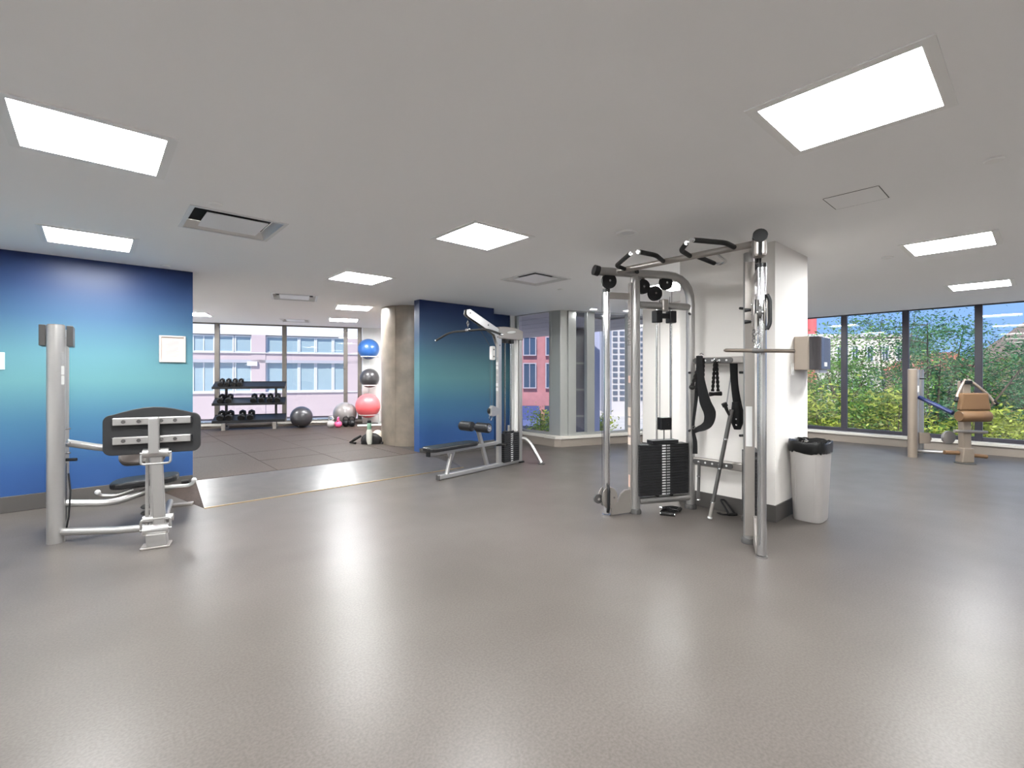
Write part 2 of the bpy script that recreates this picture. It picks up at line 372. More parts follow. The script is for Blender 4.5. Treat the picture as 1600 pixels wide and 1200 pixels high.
# ------------------------------------------------------------------ glazing
def glazed(n, A, e, u0, u1, mull, nrm, mframe, label, zb=.2, zt=H, z0=0, mw=.1, md=.1, sill_d=.25, msill=None, base_rail=.06, top_rail=.05, mcurb=None, wide=None):
    """window run along A+u*e; nrm points into the room; mull = list of u; each pane between mullions is its own part"""
    A, e, nrm = Vector(A), Vector(e).normalized(), Vector(nrm).normalized(); rz = math.atan2(e.y, e.x)
    c = A+e*(u0+u1)/2; r = sroot('window_%d' % n, (c.x, c.y, z0), label)
    us = sorted(mull)
    for k, u in enumerate(us):
        p = A+e*u; w = (wide or {}).get(k, mw)
        B('mullion', mframe, r, (p.x, p.y, (zb+zt)/2), (w, md, zt-zb), rz, .004)
    for a, b in zip(us[:-1], us[1:]):
        p = A+e*(a+b)/2
        B('pane', M_glass, r, (p.x, p.y, (zb+zt)/2), (b-a-.02, .008, zt-zb-.01), rz)
        B('bottom_rail', mframe, r, (p.x, p.y, zb+base_rail/2), (b-a-mw, md*.8, base_rail), rz, .003)
        B('top_rail', mframe, r, (p.x, p.y, zt-top_rail/2), (b-a-mw, md*.8, top_rail), rz, .003)
    q = c+nrm*(sill_d/2-.03)
    B('sill', msill or M_sill, r, (q.x, q.y, zb-.025), (u1-u0, sill_d+.06, .05), rz, .006)
    B('curb', mcurb or M_curb, r, (q.x, q.y, (z0+zb-.05)/2), (u1-u0, sill_d, zb-.05-z0), rz)
    return r
ub = [on_plane(p, HZ, BW_A, BW_E)[0] for p in (339.5, 444.5, 540, 562)]
glazed(1, BW_A, BW_E, -1.22, 3.80, [-1.18]+ub, (-.3681, -.9298), M_frameb, 'tall studio window run with bronze mullions', zb=.2, z0=.0, mw=.10, md=.09, sill_d=.1, base_rail=.03, top_rail=.03)
glazed(2, (6.66, 7.38), (0, -1), -.02, 1.10, [.03, 1.02], (-1, 0), M_frameg, 'bay window pane beside the recessed blue wall', mw=.06, md=.07, sill_d=.1, base_rail=.05, top_rail=.015)
MB().prism([(6.62, 6.37), (6.665, 6.13), (6.85, 6.06), (6.96, 6.12), (6.90, 6.36)], 0.15, H).build('bay_post', M_frameg, bevel=.006); struct(bpy.data.objects['bay_post'], 'wide grey metal corner post of the bay window')
struct(MB().prism([(6.53, 7.3), (6.53, 6.16), (6.60, 6.05), (6.72, 6.0), (6.8, 6.2), (6.66, 6.4)], 0, .151).build('curb_bay', M_curb), 'low curb under the bay window corner post')
struct(MB().prism([(6.52, 6.42), (6.52, 6.13), (6.60, 6.03), (6.75, 5.98), (6.82, 6.1), (6.68, 6.40)], .151, .2005).build('sill_bay', M_sill), 'pale sill at the bay window corner post')
uf = [on_plane(p, HZ, F2_A, F2_E)[0] for p in (892, 921, 984, 1012)]
glazed(3, F2_A, F2_E, .0, 2.05, uf, (-.3316, -.9434), M_frameg, 'bay window run with grey metal mullions', mw=.17, md=.11, sill_d=.14, base_rail=.05, top_rail=.015)
e3 = Vector(CORNER)-Vector(F2_END); L3 = e3.length; e3 = e3/L3
glazed(4, F2_END, e3, 0, L3, [.05, L3/3, 2*L3/3, L3-.05], (e3.y, -e3.x), M_frameg, 'far window run hidden behind pillars', sill_d=.15)
glazed(5, (XR, 0), (0, 1), -6, 4.05, [y for y in (4.0, 3.74, 2.76, 1.77, .775, -.2, -1.2, -2.2, -3.2, -4.2, -5.2, -5.95)], (-1, 0), M_framed, 'tall dark framed windows looking onto trees', zb=.2, mw=.10, md=.09, sill_d=.24, base_rail=.07, top_rail=.02)

# ------------------------------------------------------------------ ceiling fixtures
def troffer():
    r = thing('ceiling_light', (0, 0, H), 'square recessed warm ceiling light panel', 'ceiling light')
    w = LS/2; m = MB(); fl = .045
    for sx, sy in ((1, 0), (-1, 0), (0, 1), (0, -1)):
        if sx: m.box((sx*(w+fl/2), 0, H-.003), (fl, 2*w+2*fl, .006)); m.box((sx*(w+.003), 0, H+.03), (.006, 2*w+.012, .06))
        else: m.box((0, sy*(w+fl/2), H-.003), (2*w, fl, .006)); m.box((0, sy*(w+.003), H+.03), (2*w, .006, .06))
    m.build('trim_frame', M_trim, r)
    MB().box((0, 0, H+.030), (LS+.004, LS+.004, .01)).build('diffuser', M_glow, r)
    return r
tr = troffer()
names = {(0, 3.36): 'square ceiling light panel out over the open floor before the ombre wall', (2.62, .6): 'wide trimmed square ceiling light panel over the open floor on pillar side',
  (2.62, 3.36): 'square ceiling light panel between the cable machine and the lat pulldown', (6.08, .6): 'square ceiling light panel just past the white pillar and bin', (9.18, .6): 'square ceiling light panel above the torso machine',
  (-.02, 5.81): 'warm square ceiling light panel close to the top of the ombre wall', (2.56, 5.82): 'square ceiling light panel above the ramp', (6.08, 3.36): 'square ceiling light panel seen through the top of the cable machine',
  (9.18, 3.36): 'square ceiling light panel beyond the far white pillar', (3.60, 8.46): 'square ceiling light in the studio nearest the concrete column', (4.23, 10.5): 'square ceiling light in the studio nearest the ball stand',
  (1.50, 11.50): 'square ceiling light in the studio peeking past the ombre wall end'}
for i, (x, y, a) in enumerate(lights):
    o = tr if i == 0 else copy_tree(tr)
    o.location = (x, y, H); o.rotation_euler.z = a
    o['group'] = 'square ceiling light panels'
    o['label'] = names.get((x, y), 'square recessed warm ceiling light panel out of the camera view')
def vent():
    r = thing('ceiling_vent', (0, 0, H), 'square white air diffuser with a flat centre plate', 'vent')
    w = .31; m = MB()
    for sx, sy in ((1, 0), (-1, 0), (0, 1), (0, -1)):
        if sx: m.box((sx*(w+.012), 0, H-.003), (.03, 2*w+.05, .006))
        else: m.box((0, sy*(w+.012), H-.003), (2*w-.006, .03, .006))
    m.build('flange', M_vent, r)
    a, b, zt = w, .275, H+.06
    q = [(-a, -a, H), (a, -a, H), (a, a, H), (-a, a, H), (-b, -b, zt), (b, -b, zt), (b, b, zt), (-b, b, zt)]
    MB().add(q, [(0, 1, 5, 4), (1, 2, 6, 5), (2, 3, 7, 6), (3, 0, 4, 7)]).build('cone', M_vent, r)
    MB().box((0, 0, zt+.004), (2*b, 2*b, .006)).build('duct_opening', M_dark, r)
    MB().box((0, 0, H+.003), (.43, .43, .008)).build('centre_plate', mat('vent_plate', (.78, .79, .80), .3), r, bevel=.003)
    for sx in (-1, 1):
        for sy in (-1, 1): MB().cyl((sx*.15, sy*.15, H+.007), (sx*.15, sy*.15, zt), .006, 8).build('hanger_pin', M_grey, r)
    return r
v0 = vent()
vl = ['square air diffuser in the ceiling nearest the ombre wall notice', 'square air diffuser in the ceiling in front of the bay window', 'square air diffuser over the ramp side of the studio', 'square air diffuser right above the dumbbell rack']
for i, (x, y, a, w) in enumerate(vents):
    o = v0 if i == 0 else copy_tree(v0)
    o.location = (x, y, H); o.rotation_euler.z = a; o['label'] = vl[i]; o['group'] = 'ceiling air diffusers'
    o.scale = (w/.62, w/.62, 1)
def disc(name, px, py, r, label, m, cat, drop=.012, ring=False):
    x, y = at_z(px, py, H)
    R = thing(name, (x, y, H), label, cat)
    if ring:
        MB().lathe([(r*.62, H), (r*.66, H-.006), (r*.92, H-.010), (r, H)], (x, y, 0), 32).build('bezel', M_trim, R)
        MB().lathe([(r*.62, H-.001), (r*.60, H-.004), (r*.1, H-.005)], (x, y, 0), 32).build('grille', m, R)
    else:
        MB().lathe([(r, H-.0005), (r, H-drop*.6), (r*.9, H-drop), (r*.2, H-drop-.002)], (x, y, 0), 24).build('cover_plate', m, R)
        MB().lathe([(r*.8, H), (r*.8, H-.004)], (x, y, 0), 20).build('escutcheon', M_grey, R)
    return R
disc('sprinkler_cover', 337, 318, .045, 'small white sprinkler cover plate beside the nearest air diffuser', M_trim, 'sprinkler')
disc('sprinkler_cover', 1553, 249, .045, 'white sprinkler cover plate near the big light panel', M_trim, 'sprinkler')
disc('sprinkler_cover', 1387, 402, .05, 'white sprinkler cover plate beyond the pillar', M_trim, 'sprinkler')
disc('sprinkler_cover', 876, 452, .045, 'white sprinkler cover plate just past the bay side air diffuser', M_trim, 'sprinkler')
disc('sprinkler_cover', 258, 415, .045, 'white sprinkler cover plate close to the ombre wall top', M_trim, 'sprinkler')
disc('ceiling_speaker', 980, 364, .10, 'round white ceiling speaker above the cable machine', M_vent, 'speaker', ring=True)
for px, py in ((922, 484.5), (974, 487)):
    x, y = at_z(px, py, H); x -= .05; y -= .12
    R = thing('downlight', (x, y, H), 'small round recessed downlight along the bay window', 'downlight', 'downlights by the bay window')
    MB().lathe([(.062, H), (.075, H-.006), (.085, H)], (x, y, 0), 24).build('bezel', M_trim, R)
    MB().lathe([(.06, H-.002), (.01, H-.0025)], (x, y, 0), 20).build('lens', M_glow, R)
# access panel in the ceiling above the pillar side
c = thing('access_panel', (4.0, .88, H), 'square flush access panel in the ceiling near the pillar', 'access panel')
B('panel', M_ceil, c, (4.0, .88, H-.0015), (.31, .31, .003), 0, .001)
m = MB()
for s in (-1, 1): m.box((4.0+s*.158, .88, H-.001), (.004, .31, .002)); m.box((4.0, .88+s*.158, H-.001), (.31, .004, .002))
m.build('gap', M_grey, c)

# framed notice, wall switch, paper towel dispenser
R = thing('framed_notice', (.70, 6.81, 1.66), 'white framed notice sheet hanging on the ombre wall', 'framed notice')
m = MB()
for s in (-1, 1): m.box((.70+s*.118, 6.80, 1.667), (.018, .02, .31)); m.box((.70, 6.80, 1.667+s*.146), (.218, .02, .018))
m.build('frame', mat('notice_frame', (.44, .39, .36), .4), R, .002)
B('paper', mat('notice_paper', (.50, .42, .38), .7), R, (.70, 6.806, 1.667), (.22, .004, .28))
m = MB(); random.seed(3)
for i in range(12):
    w = random.choice((.11, .125, .13, .08)) if i else .03
    m.box((.70, 6.8035, 1.767-i*.0165), (w, .001, .0045))
m.build('print_lines', mat('print_ink', (.30, .25, .24), .7), R)
R = thing('wall_switch', (-.68, 6.81, 1.5), 'pale blank wall plate on the ombre wall', 'wall plate')
B('cover', mat('plate_grey', (.45, .58, .62), .4), R, (-.70, 6.806, 1.50), (.10, .010, .17), 0, .003)
B('rocker', mat('plate_grey2', (.55, .66, .69), .4), R, (-.70, 6.800, 1.50), (.04, .006, .08), 0, .002)

# ------------------------------------------------------------------ paper towel dispenser, bin
R = thing('towel_dispenser', (5.42, PY0, 1.41), 'beige paper towel dispenser with smoky clear cover on pillar', 'towel dispenser')
zc = 1.577
def dpoly(x0, x1, y0, y1, r):   # plan outline with rounded front corners (front = -y)
    P = [(x1, y1), (x0, y1)]
    for i in range(7):
        a = PI+PI/2*i/6; P.append((x0+r+r*math.cos(a), y0+r+r*math.sin(a)))
    for i in range(7):
        a = 1.5*PI+PI/2*i/6; P.append((x1-r+r*math.cos(a), y0+r+r*math.sin(a)))
    return P[::-1][::-1]
m = MB(); m.prism(dpoly(5.205, 5.64, 1.525, PY0-.001, .015), zc-.165, zc+.165).build('back_housing', mat('dispenser_beige', (.42, .36, .30), .45), R, .006)
MB().prism(dpoly(5.222, 5.625, 1.435, 1.53, .07), zc-.162, zc+.160).build('clear_cover', mat('smoky_cover', (.055, .05, .055), .12, coat=.3), R, .006)
MB().prism(dpoly(5.30, 5.55, 1.46, 1.50, .01), zc-.195, zc-.163).build('paper_mouth', mat('smoky_lip', (.5, .5, .52), .3), R, .004)
B('tape_label', M_label, R, (5.40, 1.433, zc-.11), (.08, .003, .04))
R = thing('duplex_switch', (5.02, PY0, 1.3), 'small white switch plate on the pillar under the dispenser', 'switch plate')
B('cover', M_white, R, (5.16, PY0-.003, 1.42), (.075, .007, .12), 0, .002)
B('toggle', M_trim, R, (5.16, PY0-.009, 1.42), (.02, .008, .04), 0, .002)

def superellipse(cx, cy, a, b, n=4, k=40):
    P = []
    for i in range(k):
        t = 2*PI*i/k; c, s = math.cos(t), math.sin(t)
        P.append((cx+a*math.copysign(abs(c)**(2/n), c), cy+b*math.copysign(abs(s)**(2/n), s)))
    return P
def loft(rings, cap0=True, cap1=True):
    m = MB(); vs = [v for r in rings for v in r]; k = len(rings[0]); n = len(rings)
    fs = [(i*k+j, i*k+(j+1) % k, (i+1)*k+(j+1) % k, (i+1)*k+j) for i in range(n-1) for j in range(k)]
    if cap0: fs.append(tuple(range(k-1, -1, -1)))
    if cap1: fs.append(tuple(range((n-1)*k, n*k)))
    m.add(vs, fs, True); return m
bx, by = 5.085, 1.475
R = thing('waste_bin', (bx, by, 0), 'tall grey plastic waste bin lined with a black bag', 'waste bin')
def ring(a, b, z, n=4): return [(x, y, z) for x, y in superellipse(bx, by, a, b, n)]
loft([ring(.140, .118, .003), ring(.146, .124, .02), ring(.180, .150, .70), ring(.182, .152, .715), ring(.172, .142, .715), ring(.165, .135, .5), ring(.13, .11, .03)], True, True).build('body', mat('bin_grey', (.34, .32, .305), .45), R)
random.seed(11)
rng = []
for s, z in ((1.0, .640), (1.045, .655), (1.05, .70), (1.06, .725), (1.03, .745), (.95, .738), (.92, .70), (.86, .55)):
    rr = []
    for i, (x, y, zz) in enumerate(ring(.181*s, .151*s, z)):
        j = random.uniform(-.006, .006)
        rr.append((x+j, y+j*.7, z+random.uniform(-.012, .012)))
    rng.append(rr)
loft(rng, False, False).build('bin_liner', mat('bin_bag', (.008, .008, .008), .3, spec=.3), R)
MB().sphere((bx-.14, by-.11, .645), .018, 10, 6).build('bag_knot', MATS['bin_bag'], R)
m = MB()
for a in (-.07, .07): m.beam((bx-.148+a*0, by+a, .06), (bx-.176, by+a*1.2, .62), .006, .004)
m.build('rib', MATS['bin_grey'], R)

# ------------------------------------------------------------------ cable machine (two splayed towers)
FT = thing('cable_machine', (4.1, 2.125, 0), 'silver dual tower cable machine with pull up grips by pillar', 'cable machine')
def V3(*a): return Vector(a)
def oval(m, p, q, a, b, dirv, seg=18):     # upright of oval section: half axis a along dirv, b across
    p, q, d = Vector(p), Vector(q), Vector(dirv).normalized(); n = Vector((-d.y, d.x, 0)); vs = []
    for c in (p, q):
        for j in range(seg):
            t = 2*PI*j/seg; vs.append(c+d*a*math.cos(t)+n*b*math.sin(t))
    m.add(vs, [(j, (j+1) % seg, seg+(j+1) % seg, seg+j) for j in range(seg)]+[tuple(range(seg-1, -1, -1)), tuple(range(seg, 2*seg))], True); return m
plate_mesh = None
def tower(base, e2, trolley_z, inner, wu=0.0, wr=0.0, ub=.034, ts=1):
    """base = foot of the chrome rail; e2 = direction to the rear; inner = +1/-1 side of the camera-facing normal"""
    e = Vector((*e2, 0)).normalized(); n = Vector((e.y, -e.x, 0))*inner; O = Vector((*base, 0))
    P = lambda u, w, z: O+e*u+n*w+Vector((0, 0, z))
    rz = math.atan2(e.y, e.x)
    fr = MB(); oval(fr, P(.345, wu, .04), P(.345, wu, 2.35), .052, ub, e); up = fr.build('front_upright', M_silver, FT)
    B('upright_shroud', M_silver2, FT, P(.288, wu, 1.17), (.012, ub*1.7, 2.2), rz, .003)
    MB().tube([P(.98, 0, .04), P(.98, 0, 2.365), P(-.05, 0, 2.365)], .042, 16, .28).build('rear_upright_and_top_tube', M_silver, FT)
    MB().tube([P(-.05, 0, 2.365), P(-.10, 0, 2.375)], .050, 18).build('top_cap', M_black, FT)
    MB().cyl(P(.385, 0, .115), P(.955, 0, .115), .036, 14).build('lower_crossbar', M_silver, FT)
    MB().cyl(P(.385, 0, 2.055), P(.955, 0, 2.055), .036, 14).build('upper_crossbar', M_silver, FT)
    MB().lathe([(.060, .0), (.062, .02), (.050, .045)], P(.345, wu, 0), 24).build('foot', M_grey, FT)
    MB().lathe([(.060, .0), (.062, .02), (.050, .045)], P(.98, 0, 0), 24).build('foot', M_grey, FT)
    # chrome adjustment rail
    MB().cyl(P(.035, wr, .02), P(.035, wr, 2.17), .032, 20).build('chrome_rail', M_chrome, FT)
    MB().cyl(P(.035, wr, 2.165), P(.035, wr, 2.195), .034, 20).build('rail_cap', M_black, FT)
    MB().lathe([(.042, .0), (.042, .014)], P(.035, wr, 0), 24).build('rail_foot', M_chrome, FT)
    m = MB()
    for k in range(17): m.cyl(P(.066, 0, .35+k*.11), P(.069, 0, .35+k*.11), .008, 8)
    m.build('rail_holes', M_dark, FT)
    MB().beam(P(.06, 0, 2.135), P(.31, 0, 2.135), .022, .062).build('rail_bracket', M_silver2, FT, .004)
    # lower link plate of the rail, S-shaped
    poly = [(.08, .0), (.28, .012), (.30, .02), (.30, .235), (.23, .235), (.185, .20), (.15, .13), (.115, .10), (.08, .07)]
    MB().slab(poly, P(0, .0, 0), e, (0, 0, 1), .03).build('rail_link_plate', M_silver2, FT, .003)
    # trolley: two cheek plates, pulley, knob, handle
    z = trolley_z; t = None
    for s in (-1, 1):
        pl = [(.045+.088*math.cos(a)*(.9 if math.cos(a) < 0 else 1), z+.105*math.sin(a)) for a in [2*PI*i/24 for i in range(24)]]
        c = MB().slab(pl, P(0, s*.036, 0), e, (0, 0, 1), .008).build('trolley_cheek', M_silver2, FT, .002)
        m = MB()
        for du, dz in ((.0, .06), (.0, -.06), (.05, 0)): m.cyl(P(.045+du, s*.04, z+dz), P(.045+du, s*.047, z+dz), .009, 10)
        m.build('bolt', M_chrome, c)
    MB().cyl(P(-.055, -.012, z-.01), P(-.055, .012, z-.01), .045, 22).build('trolley_pulley', M_grey, FT)
    MB().cyl(P(-.055, -.02, z-.01), P(-.055, .02, z-.01), .014, 12).build('axle', M_chrome, FT)
    MB().tube([P(.02, ts*.055, z+.13), P(.02, ts*.075, z+.09), P(.02, ts*.075, z-.09), P(.02, ts*.055, z-.13)], .014, 10, .06).build('trolley_handle', M_black, FT)
    MB().tube([P(.10, -ts*.045, z+.03), P(.10, -ts*.09, z+.03)], [.010, .017], 12).build('pull_pin', M_black, FT)
    MB().tube([P(.10, -ts*.045, z-.06), P(.10, -ts*.09, z-.06)], [.010, .017], 12).build('pull_pin', M_black, FT)
    # pulleys
    for u, zz, r in ((.06, 2.275, .074), (.43, 2.238, .072), (.565, 2.178, .074), (.69, 2.288, .070)):
        q = MB(); q.tube([P(u, -.018, zz), P(u, -.012, zz), P(u, 0, zz), P(u, .012, zz), P(u, .018, zz)], [r, r, r*.88, r, r], 28); q = q.build('pulley', M_black, FT)
        MB().cyl(P(u, -.026, zz), P(u, .026, zz), .011, 12).build('axle', M_chrome, q)
        if zz > 2.2: MB().beam(P(u, .0, zz+r*.95), P(u, 0, 2.34), .03, .02).build('pulley_bracket', M_silver2, q)
    # guide rods, cables, clamp, stack
    for u in (.588, .752): MB().cyl(P(u, 0, .14), P(u, 0, 2.03), .0095, 10).build('guide_rod', M_chrome, FT)
    m = MB()
    for u in (.615, .73): m.cyl(P(u, .012, .87), P(u, .012, 2.15), .003, 6)
    m.cyl(P(.76, .0, 1.9), P(.76, 0, 2.29), .003, 6); m.cyl(P(-.012, 0, .1), P(-.012, 0, 2.28), .003, 6)
    m.cyl(P(.67, 0, .70), P(.67, 0, .87), .006, 8)
    m.build('cable', M_cable, FT)
    hd = B('rod_clamp', M_black, FT, P(.665, 0, 1.955), (.22, .06, .05), rz, .006)
    for du in (-.08, .08): B('clamp_block', M_black, hd, P(.665+du, .01, 1.945), (.075, .085, .12), rz, .008)
    B('clamp_bracket', M_silver2, FT, P(.665, .0, 2.06), (.07, .085, .12), rz, .012)
    B('pulley_carriage', M_black, FT, P(.668, .01, .875), (.125, .07, .125), rz, .008)
    MB().cyl(P(.685, .045, .875), P(.685, .05, .875), .012, 12).build('carriage_bolt', M_chrome, FT)
    B('head_plate', M_plate, FT, P(.655, 0, .695), (.30, .10, .035), rz, .003)
    N = 19; h = (.675-.170)/N; first = None
    for k in range(N):
        zc_ = .170+h*(k+.5)
        if first is None:
            first = B('weight_plate', M_plate, FT, P(.638, 0, zc_), (.55, .115, h-.0012), rz, .002)
            lab = MB(); ln = P(0, .0585, 0)-P(0, 0, 0)
            lab.box(P(.632, .0585, zc_), (.040, .002, .013), rz).build('weight_label', M_label, first)
            lb2 = MB(); lb2.box(P(.682, .0585, zc_), (.036, .002, .013), rz).build('weight_label', M_greylab, first)
        else:
            c = copy_tree(first, FT); c.location.z = h*k
    MB().cyl(P(.59, 0, .145), P(.59, 0, .170), .022, 12).build('stack_cushion', M_rubber, FT)
    MB().cyl(P(.75, 0, .145), P(.75, 0, .170), .022, 12).build('stack_cushion', M_rubber, FT)
    for zz in (1.98, 1.385, .80):
        MB().cyl(P(.96, .02, zz), P(.91, .075, zz), .012, 10).build('accessory_peg', M_black, FT)
    return P, e, n, rz
PL, eL, nL, rzL = tower((3.70, 2.84), (.88, -.43), .178, 1)
PR, eR, nR, rzR = tower((3.70, 1.41), (.88, .43), 1.83, -1, wu=.040, wr=-.022, ub=.042, ts=-1)
# logo and instruction labels on the left tower's upright
la, lb = eL, Vector((0, 0, 1))
Lp = PL(.292, .036, 0)
fc = Vector((-eL.x, -eL.y, 0))
side = Vector((eL.y, -eL.x, 0))        # along the front face of the shroud, to the right seen from the camera
textmesh('MATRIX', .085, 'logo_lettering', mat('logo_ink', (.10, .085, .08), .5), FT, basis(PL(.2815, 0, 1.80), (0, 0, 1), side*-1))
B('warning_label', mat('label_pink', (.72, .50, .42), .5), FT, PL(.2810, 0, 1.32), (.002, .036, .07), rzL)
for k, (hh, mm) in enumerate(((.10, M_tan), (.085, M_tan), (.085, M_tan), (.085, M_tan))):
    B('instruction_label', mm, FT, PL(.2808, 0, 1.00-k*.096), (.002, .05, hh-.012), rzL)
B('warning_label', MATS['label_pink'], FT, PL(.2810, 0, .32), (.002, .03, .12), rzL)
B('upright_label', M_label, FT, PR(.2810, .045, .95), (.002, .045, .32), rzR)
# pull-up crossbar and grips
zc = 2.372
a, b = PL(.13, 0, zc), PR(.13, 0, zc)
MB().cyl(a, b, .027, 16).build('pull_up_bar', M_silver2, FT)
def grip(pts, name='pull_up_grip'):
    pts = [Vector(p) for p in pts]
    g = MB().tube(pts, .0195, 12, .05).build(name, M_rubber, FT)
    d = (pts[-1]-pts[-2]).normalized()
    MB().cyl(pts[-1], pts[-1]+d*.02, .0175, 12).build('end_cap', M_chrome, g)
    MB().cyl(pts[0], pts[0]+(pts[0]-pts[1]).normalized()*.03, .013, 10).build('stem', M_chrome, g)
grip([(3.79, 2.66, zc), (3.62, 2.63, zc), (3.355, 2.30, zc)])
grip([(3.79, 2.25, zc), (3.56, 2.18, zc), (3.36, 2.21, zc)])
grip([(3.79, 2.00, zc), (3.57, 1.96, zc), (3.41, 1.83, zc)])
grip([(3.79, 1.63, zc), (3.62, 1.62, zc), (3.365, 1.745, zc)])
grip([(4.22, 2.76, zc-.01), (4.0, 2.66, zc), (3.86, 2.575, zc)])
g = [(4.20, 1.985, zc), (3.87, 1.985, zc+.01)]
grip(g)
MB().tube([(4.20, 1.985, zc), (4.28, 1.975, zc), (4.22, 1.88, zc), (3.84, 1.80, zc)], .013, 10, .06).build('grip_stem', M_chrome, FT)
# top pulley housing of the right tower (facing the room)
m = MB(); m.box(PR(-.045, 0, 2.30), (.10, .09, .15), rzR); m.build('top_pulley_housing', M_silver2, FT, .02)
B('housing_slot', M_dark, FT, PR(-.097, 0, 2.29), (.004, .025, .12), rzR)
B('rail_hook_plate', M_silver, FT, PR(.05, -.05, 2.10), (.05, .006, .13), rzR, .004)
# back beams with accessory plates
ra, rb = PL(.98, 0, 0), PR(.98, 0, 0)
for zz, r in ((1.505, .034), (.49, .040)):
    MB().beam((ra.x, ra.y-.03, zz), (rb.x, rb.y+.03, zz), .045, 2*r).build('back_beam', M_silver2, FT, .012)
    p = MB().slab([(x, z) for x, z in rrect(.40, .052, .024)], ((ra.x-.026), 2.17, zz), (0, 1, 0), (0, 0, 1), .008).build('accessory_plate', M_grey, FT, .002)
    for k in range(5): MB().cyl((ra.x-.032, 2.03+k*.07, zz), (ra.x-.029, 2.03+k*.07, zz), .010, 10).build('plate_hole', M_label, p)
for k in (0, 1):
    MB().tube([(ra.x-.03, 2.30-.17*k, 1.50), (ra.x-.07, 2.30-.17*k, 1.495), (ra.x-.075, 2.30-.17*k, 1.52)], .006, 8).build('hook', M_black, FT)

# ------------------------------------------------------------------ attachments
hx = ra.x-.075
def hook_pt(px, py, d): x, y = at_d(px, d); return Vector((x, y, z_at(py, d)))
HD = depth(hx, 2.2)
def hp(px, py, off=0): return hook_pt(px, py, HD-.06+off)
def strap(m, pts, w, t, wd=(0.66, -0.75, 0)):
    pts = [Vector(p) for p in pts]
    sm = []
    for i in range(len(pts)-1):
        for k in range(6):
            q = k/6; p0_ = pts[max(i-1, 0)]; p1_ = pts[i]; p2_ = pts[i+1]; p3_ = pts[min(i+2, len(pts)-1)]
            sm.append(0.5*((2*p1_)+(p2_-p0_)*q+(2*p0_-5*p1_+4*p2_-p3_)*q*q+(-p0_+3*p1_-3*p2_+p3_)*q**3))
    sm.append(pts[-1]); ws = w if isinstance(w, (list, tuple)) else [w]*len(pts)
    wd = Vector(wd).normalized(); vs = []
    for i, p in enumerate(sm):
        tt = (sm[min(i+1, len(sm)-1)]-sm[max(i-1, 0)]).normalized(); f_ = i/6; k = int(min(f_, len(pts)-1.001)); ww = ws[k]+(ws[k+1]-ws[k])*(f_-k)
        a_ = (wd-tt*wd.dot(tt)).normalized(); n__ = tt.cross(a_)
        vs += [p-a_*ww/2-n__*t/2, p+a_*ww/2-n__*t/2, p+a_*ww/2+n__*t/2, p-a_*ww/2+n__*t/2]
    n2 = len(sm)
    m.add(vs, [(i*4+j, i*4+(j+1) % 4, i*4+4+(j+1) % 4, i*4+4+j) for i in range(n2-1) for j in range(4)]+[(3, 2, 1, 0), tuple(range(4*n2-4, 4*n2))], True); return m
M_web = mat('black_webbing', (.008, .008, .0085), .75, spec=.2)
M_rope = mat('black_rope', (.009, .008, .0075), .75, spec=.2)
def rope(m, p, q, r=.013, tw=22):
    p, q = Vector(p), Vector(q); t = (q-p).normalized(); a_ = t.cross(Vector((1, 0, .1))).normalized(); b_ = t.cross(a_); n = 26
    for ph in (0, PI):
        m.tube([p+(q-p)*(i/n)+(a_*math.cos(ph+tw*i/n)+b_*math.sin(ph+tw*i/n))*r*.55 for i in range(n+1)], r*.75, 6)
    return m
R = thing('tricep_rope', hp(1097, 612), 'black twisted tricep rope with knob ends behind the hanging belt', 'rope')
m = MB(); rope(m, hp(1096, 557, -.02), hp(1082, 602, -.02)); rope(m, hp(1099, 560, .0), hp(1098, 606, .01)); m.build('rope_strands', M_rope, R)
for p in (hp(1081.5, 605, -.02), hp(1098, 610, .01)): MB().sphere(p, .030, 14, 8, sz=.85).build('end_knob', M_rubber, R)
MB().torus(hp(1096, 555, -.02), .018, .004, A=(.75, -.66, 0), B=(0, 0, 1), seg=16).build('ring', M_chrome, R)
R = thing('tricep_rope', hp(1118, 615), 'black twisted tricep rope hanging alone from the middle hook', 'rope')
m = MB(); rope(m, hp(1117, 565), hp(1113.5, 611)); rope(m, hp(1119.5, 565), hp(1122, 611)); m.build('rope_strands', M_rope, R)
MB().tube([hp(1109, 616), hp(1116, 615.5), hp(1127, 615)], [.022, .017, .022], 12).build('end_knob', M_rubber, R)
MB().torus(hp(1118, 563), .018, .004, A=(.75, -.66, 0), B=(0, 0, 1), seg=16).build('ring', M_chrome, R)
R = thing('dip_belt', hp(1095, 640), 'wide black padded belt looped over the left hook', 'belt')
strap(MB(), [hp(1092, 556, -.04), hp(1094, 585, -.05), hp(1101, 625, -.06), hp(1109, 645, -.06), hp(1107, 660, -.06), hp(1100, 667, -.06), hp(1090, 671, -.06), hp(1084, 675, -.05)], [.05, .06, .10, .11, .09, .07, .05, .03], .012).build('padded_band', M_web, R)
strap(MB(), [hp(1094, 556, -.03), hp(1090, 600, -.03), hp(1087, 630, -.03), hp(1083, 668, -.04), hp(1086, 690, -.04), hp(1086, 709, -.04)], [.05, .045, .03, .022, .04, .045], .008).build('strap_tail', M_web, R)
MB().torus(hp(1084, 668, -.06), .014, .004, A=(.75, -.66, 0), B=(0, 0, 1), seg=14).build('buckle', M_grey, R)
R = thing('stirrup_strap', hp(1150, 650), 'black looped strap with stirrup bundle on the right hook', 'strap')
strap(MB(), [hp(1144, 562, -.05), hp(1146, 590, -.05), hp(1149, 615, -.06), hp(1152, 632, -.06)], [.045, .055, .06, .075], .010).build('upper_strap', M_web, R)
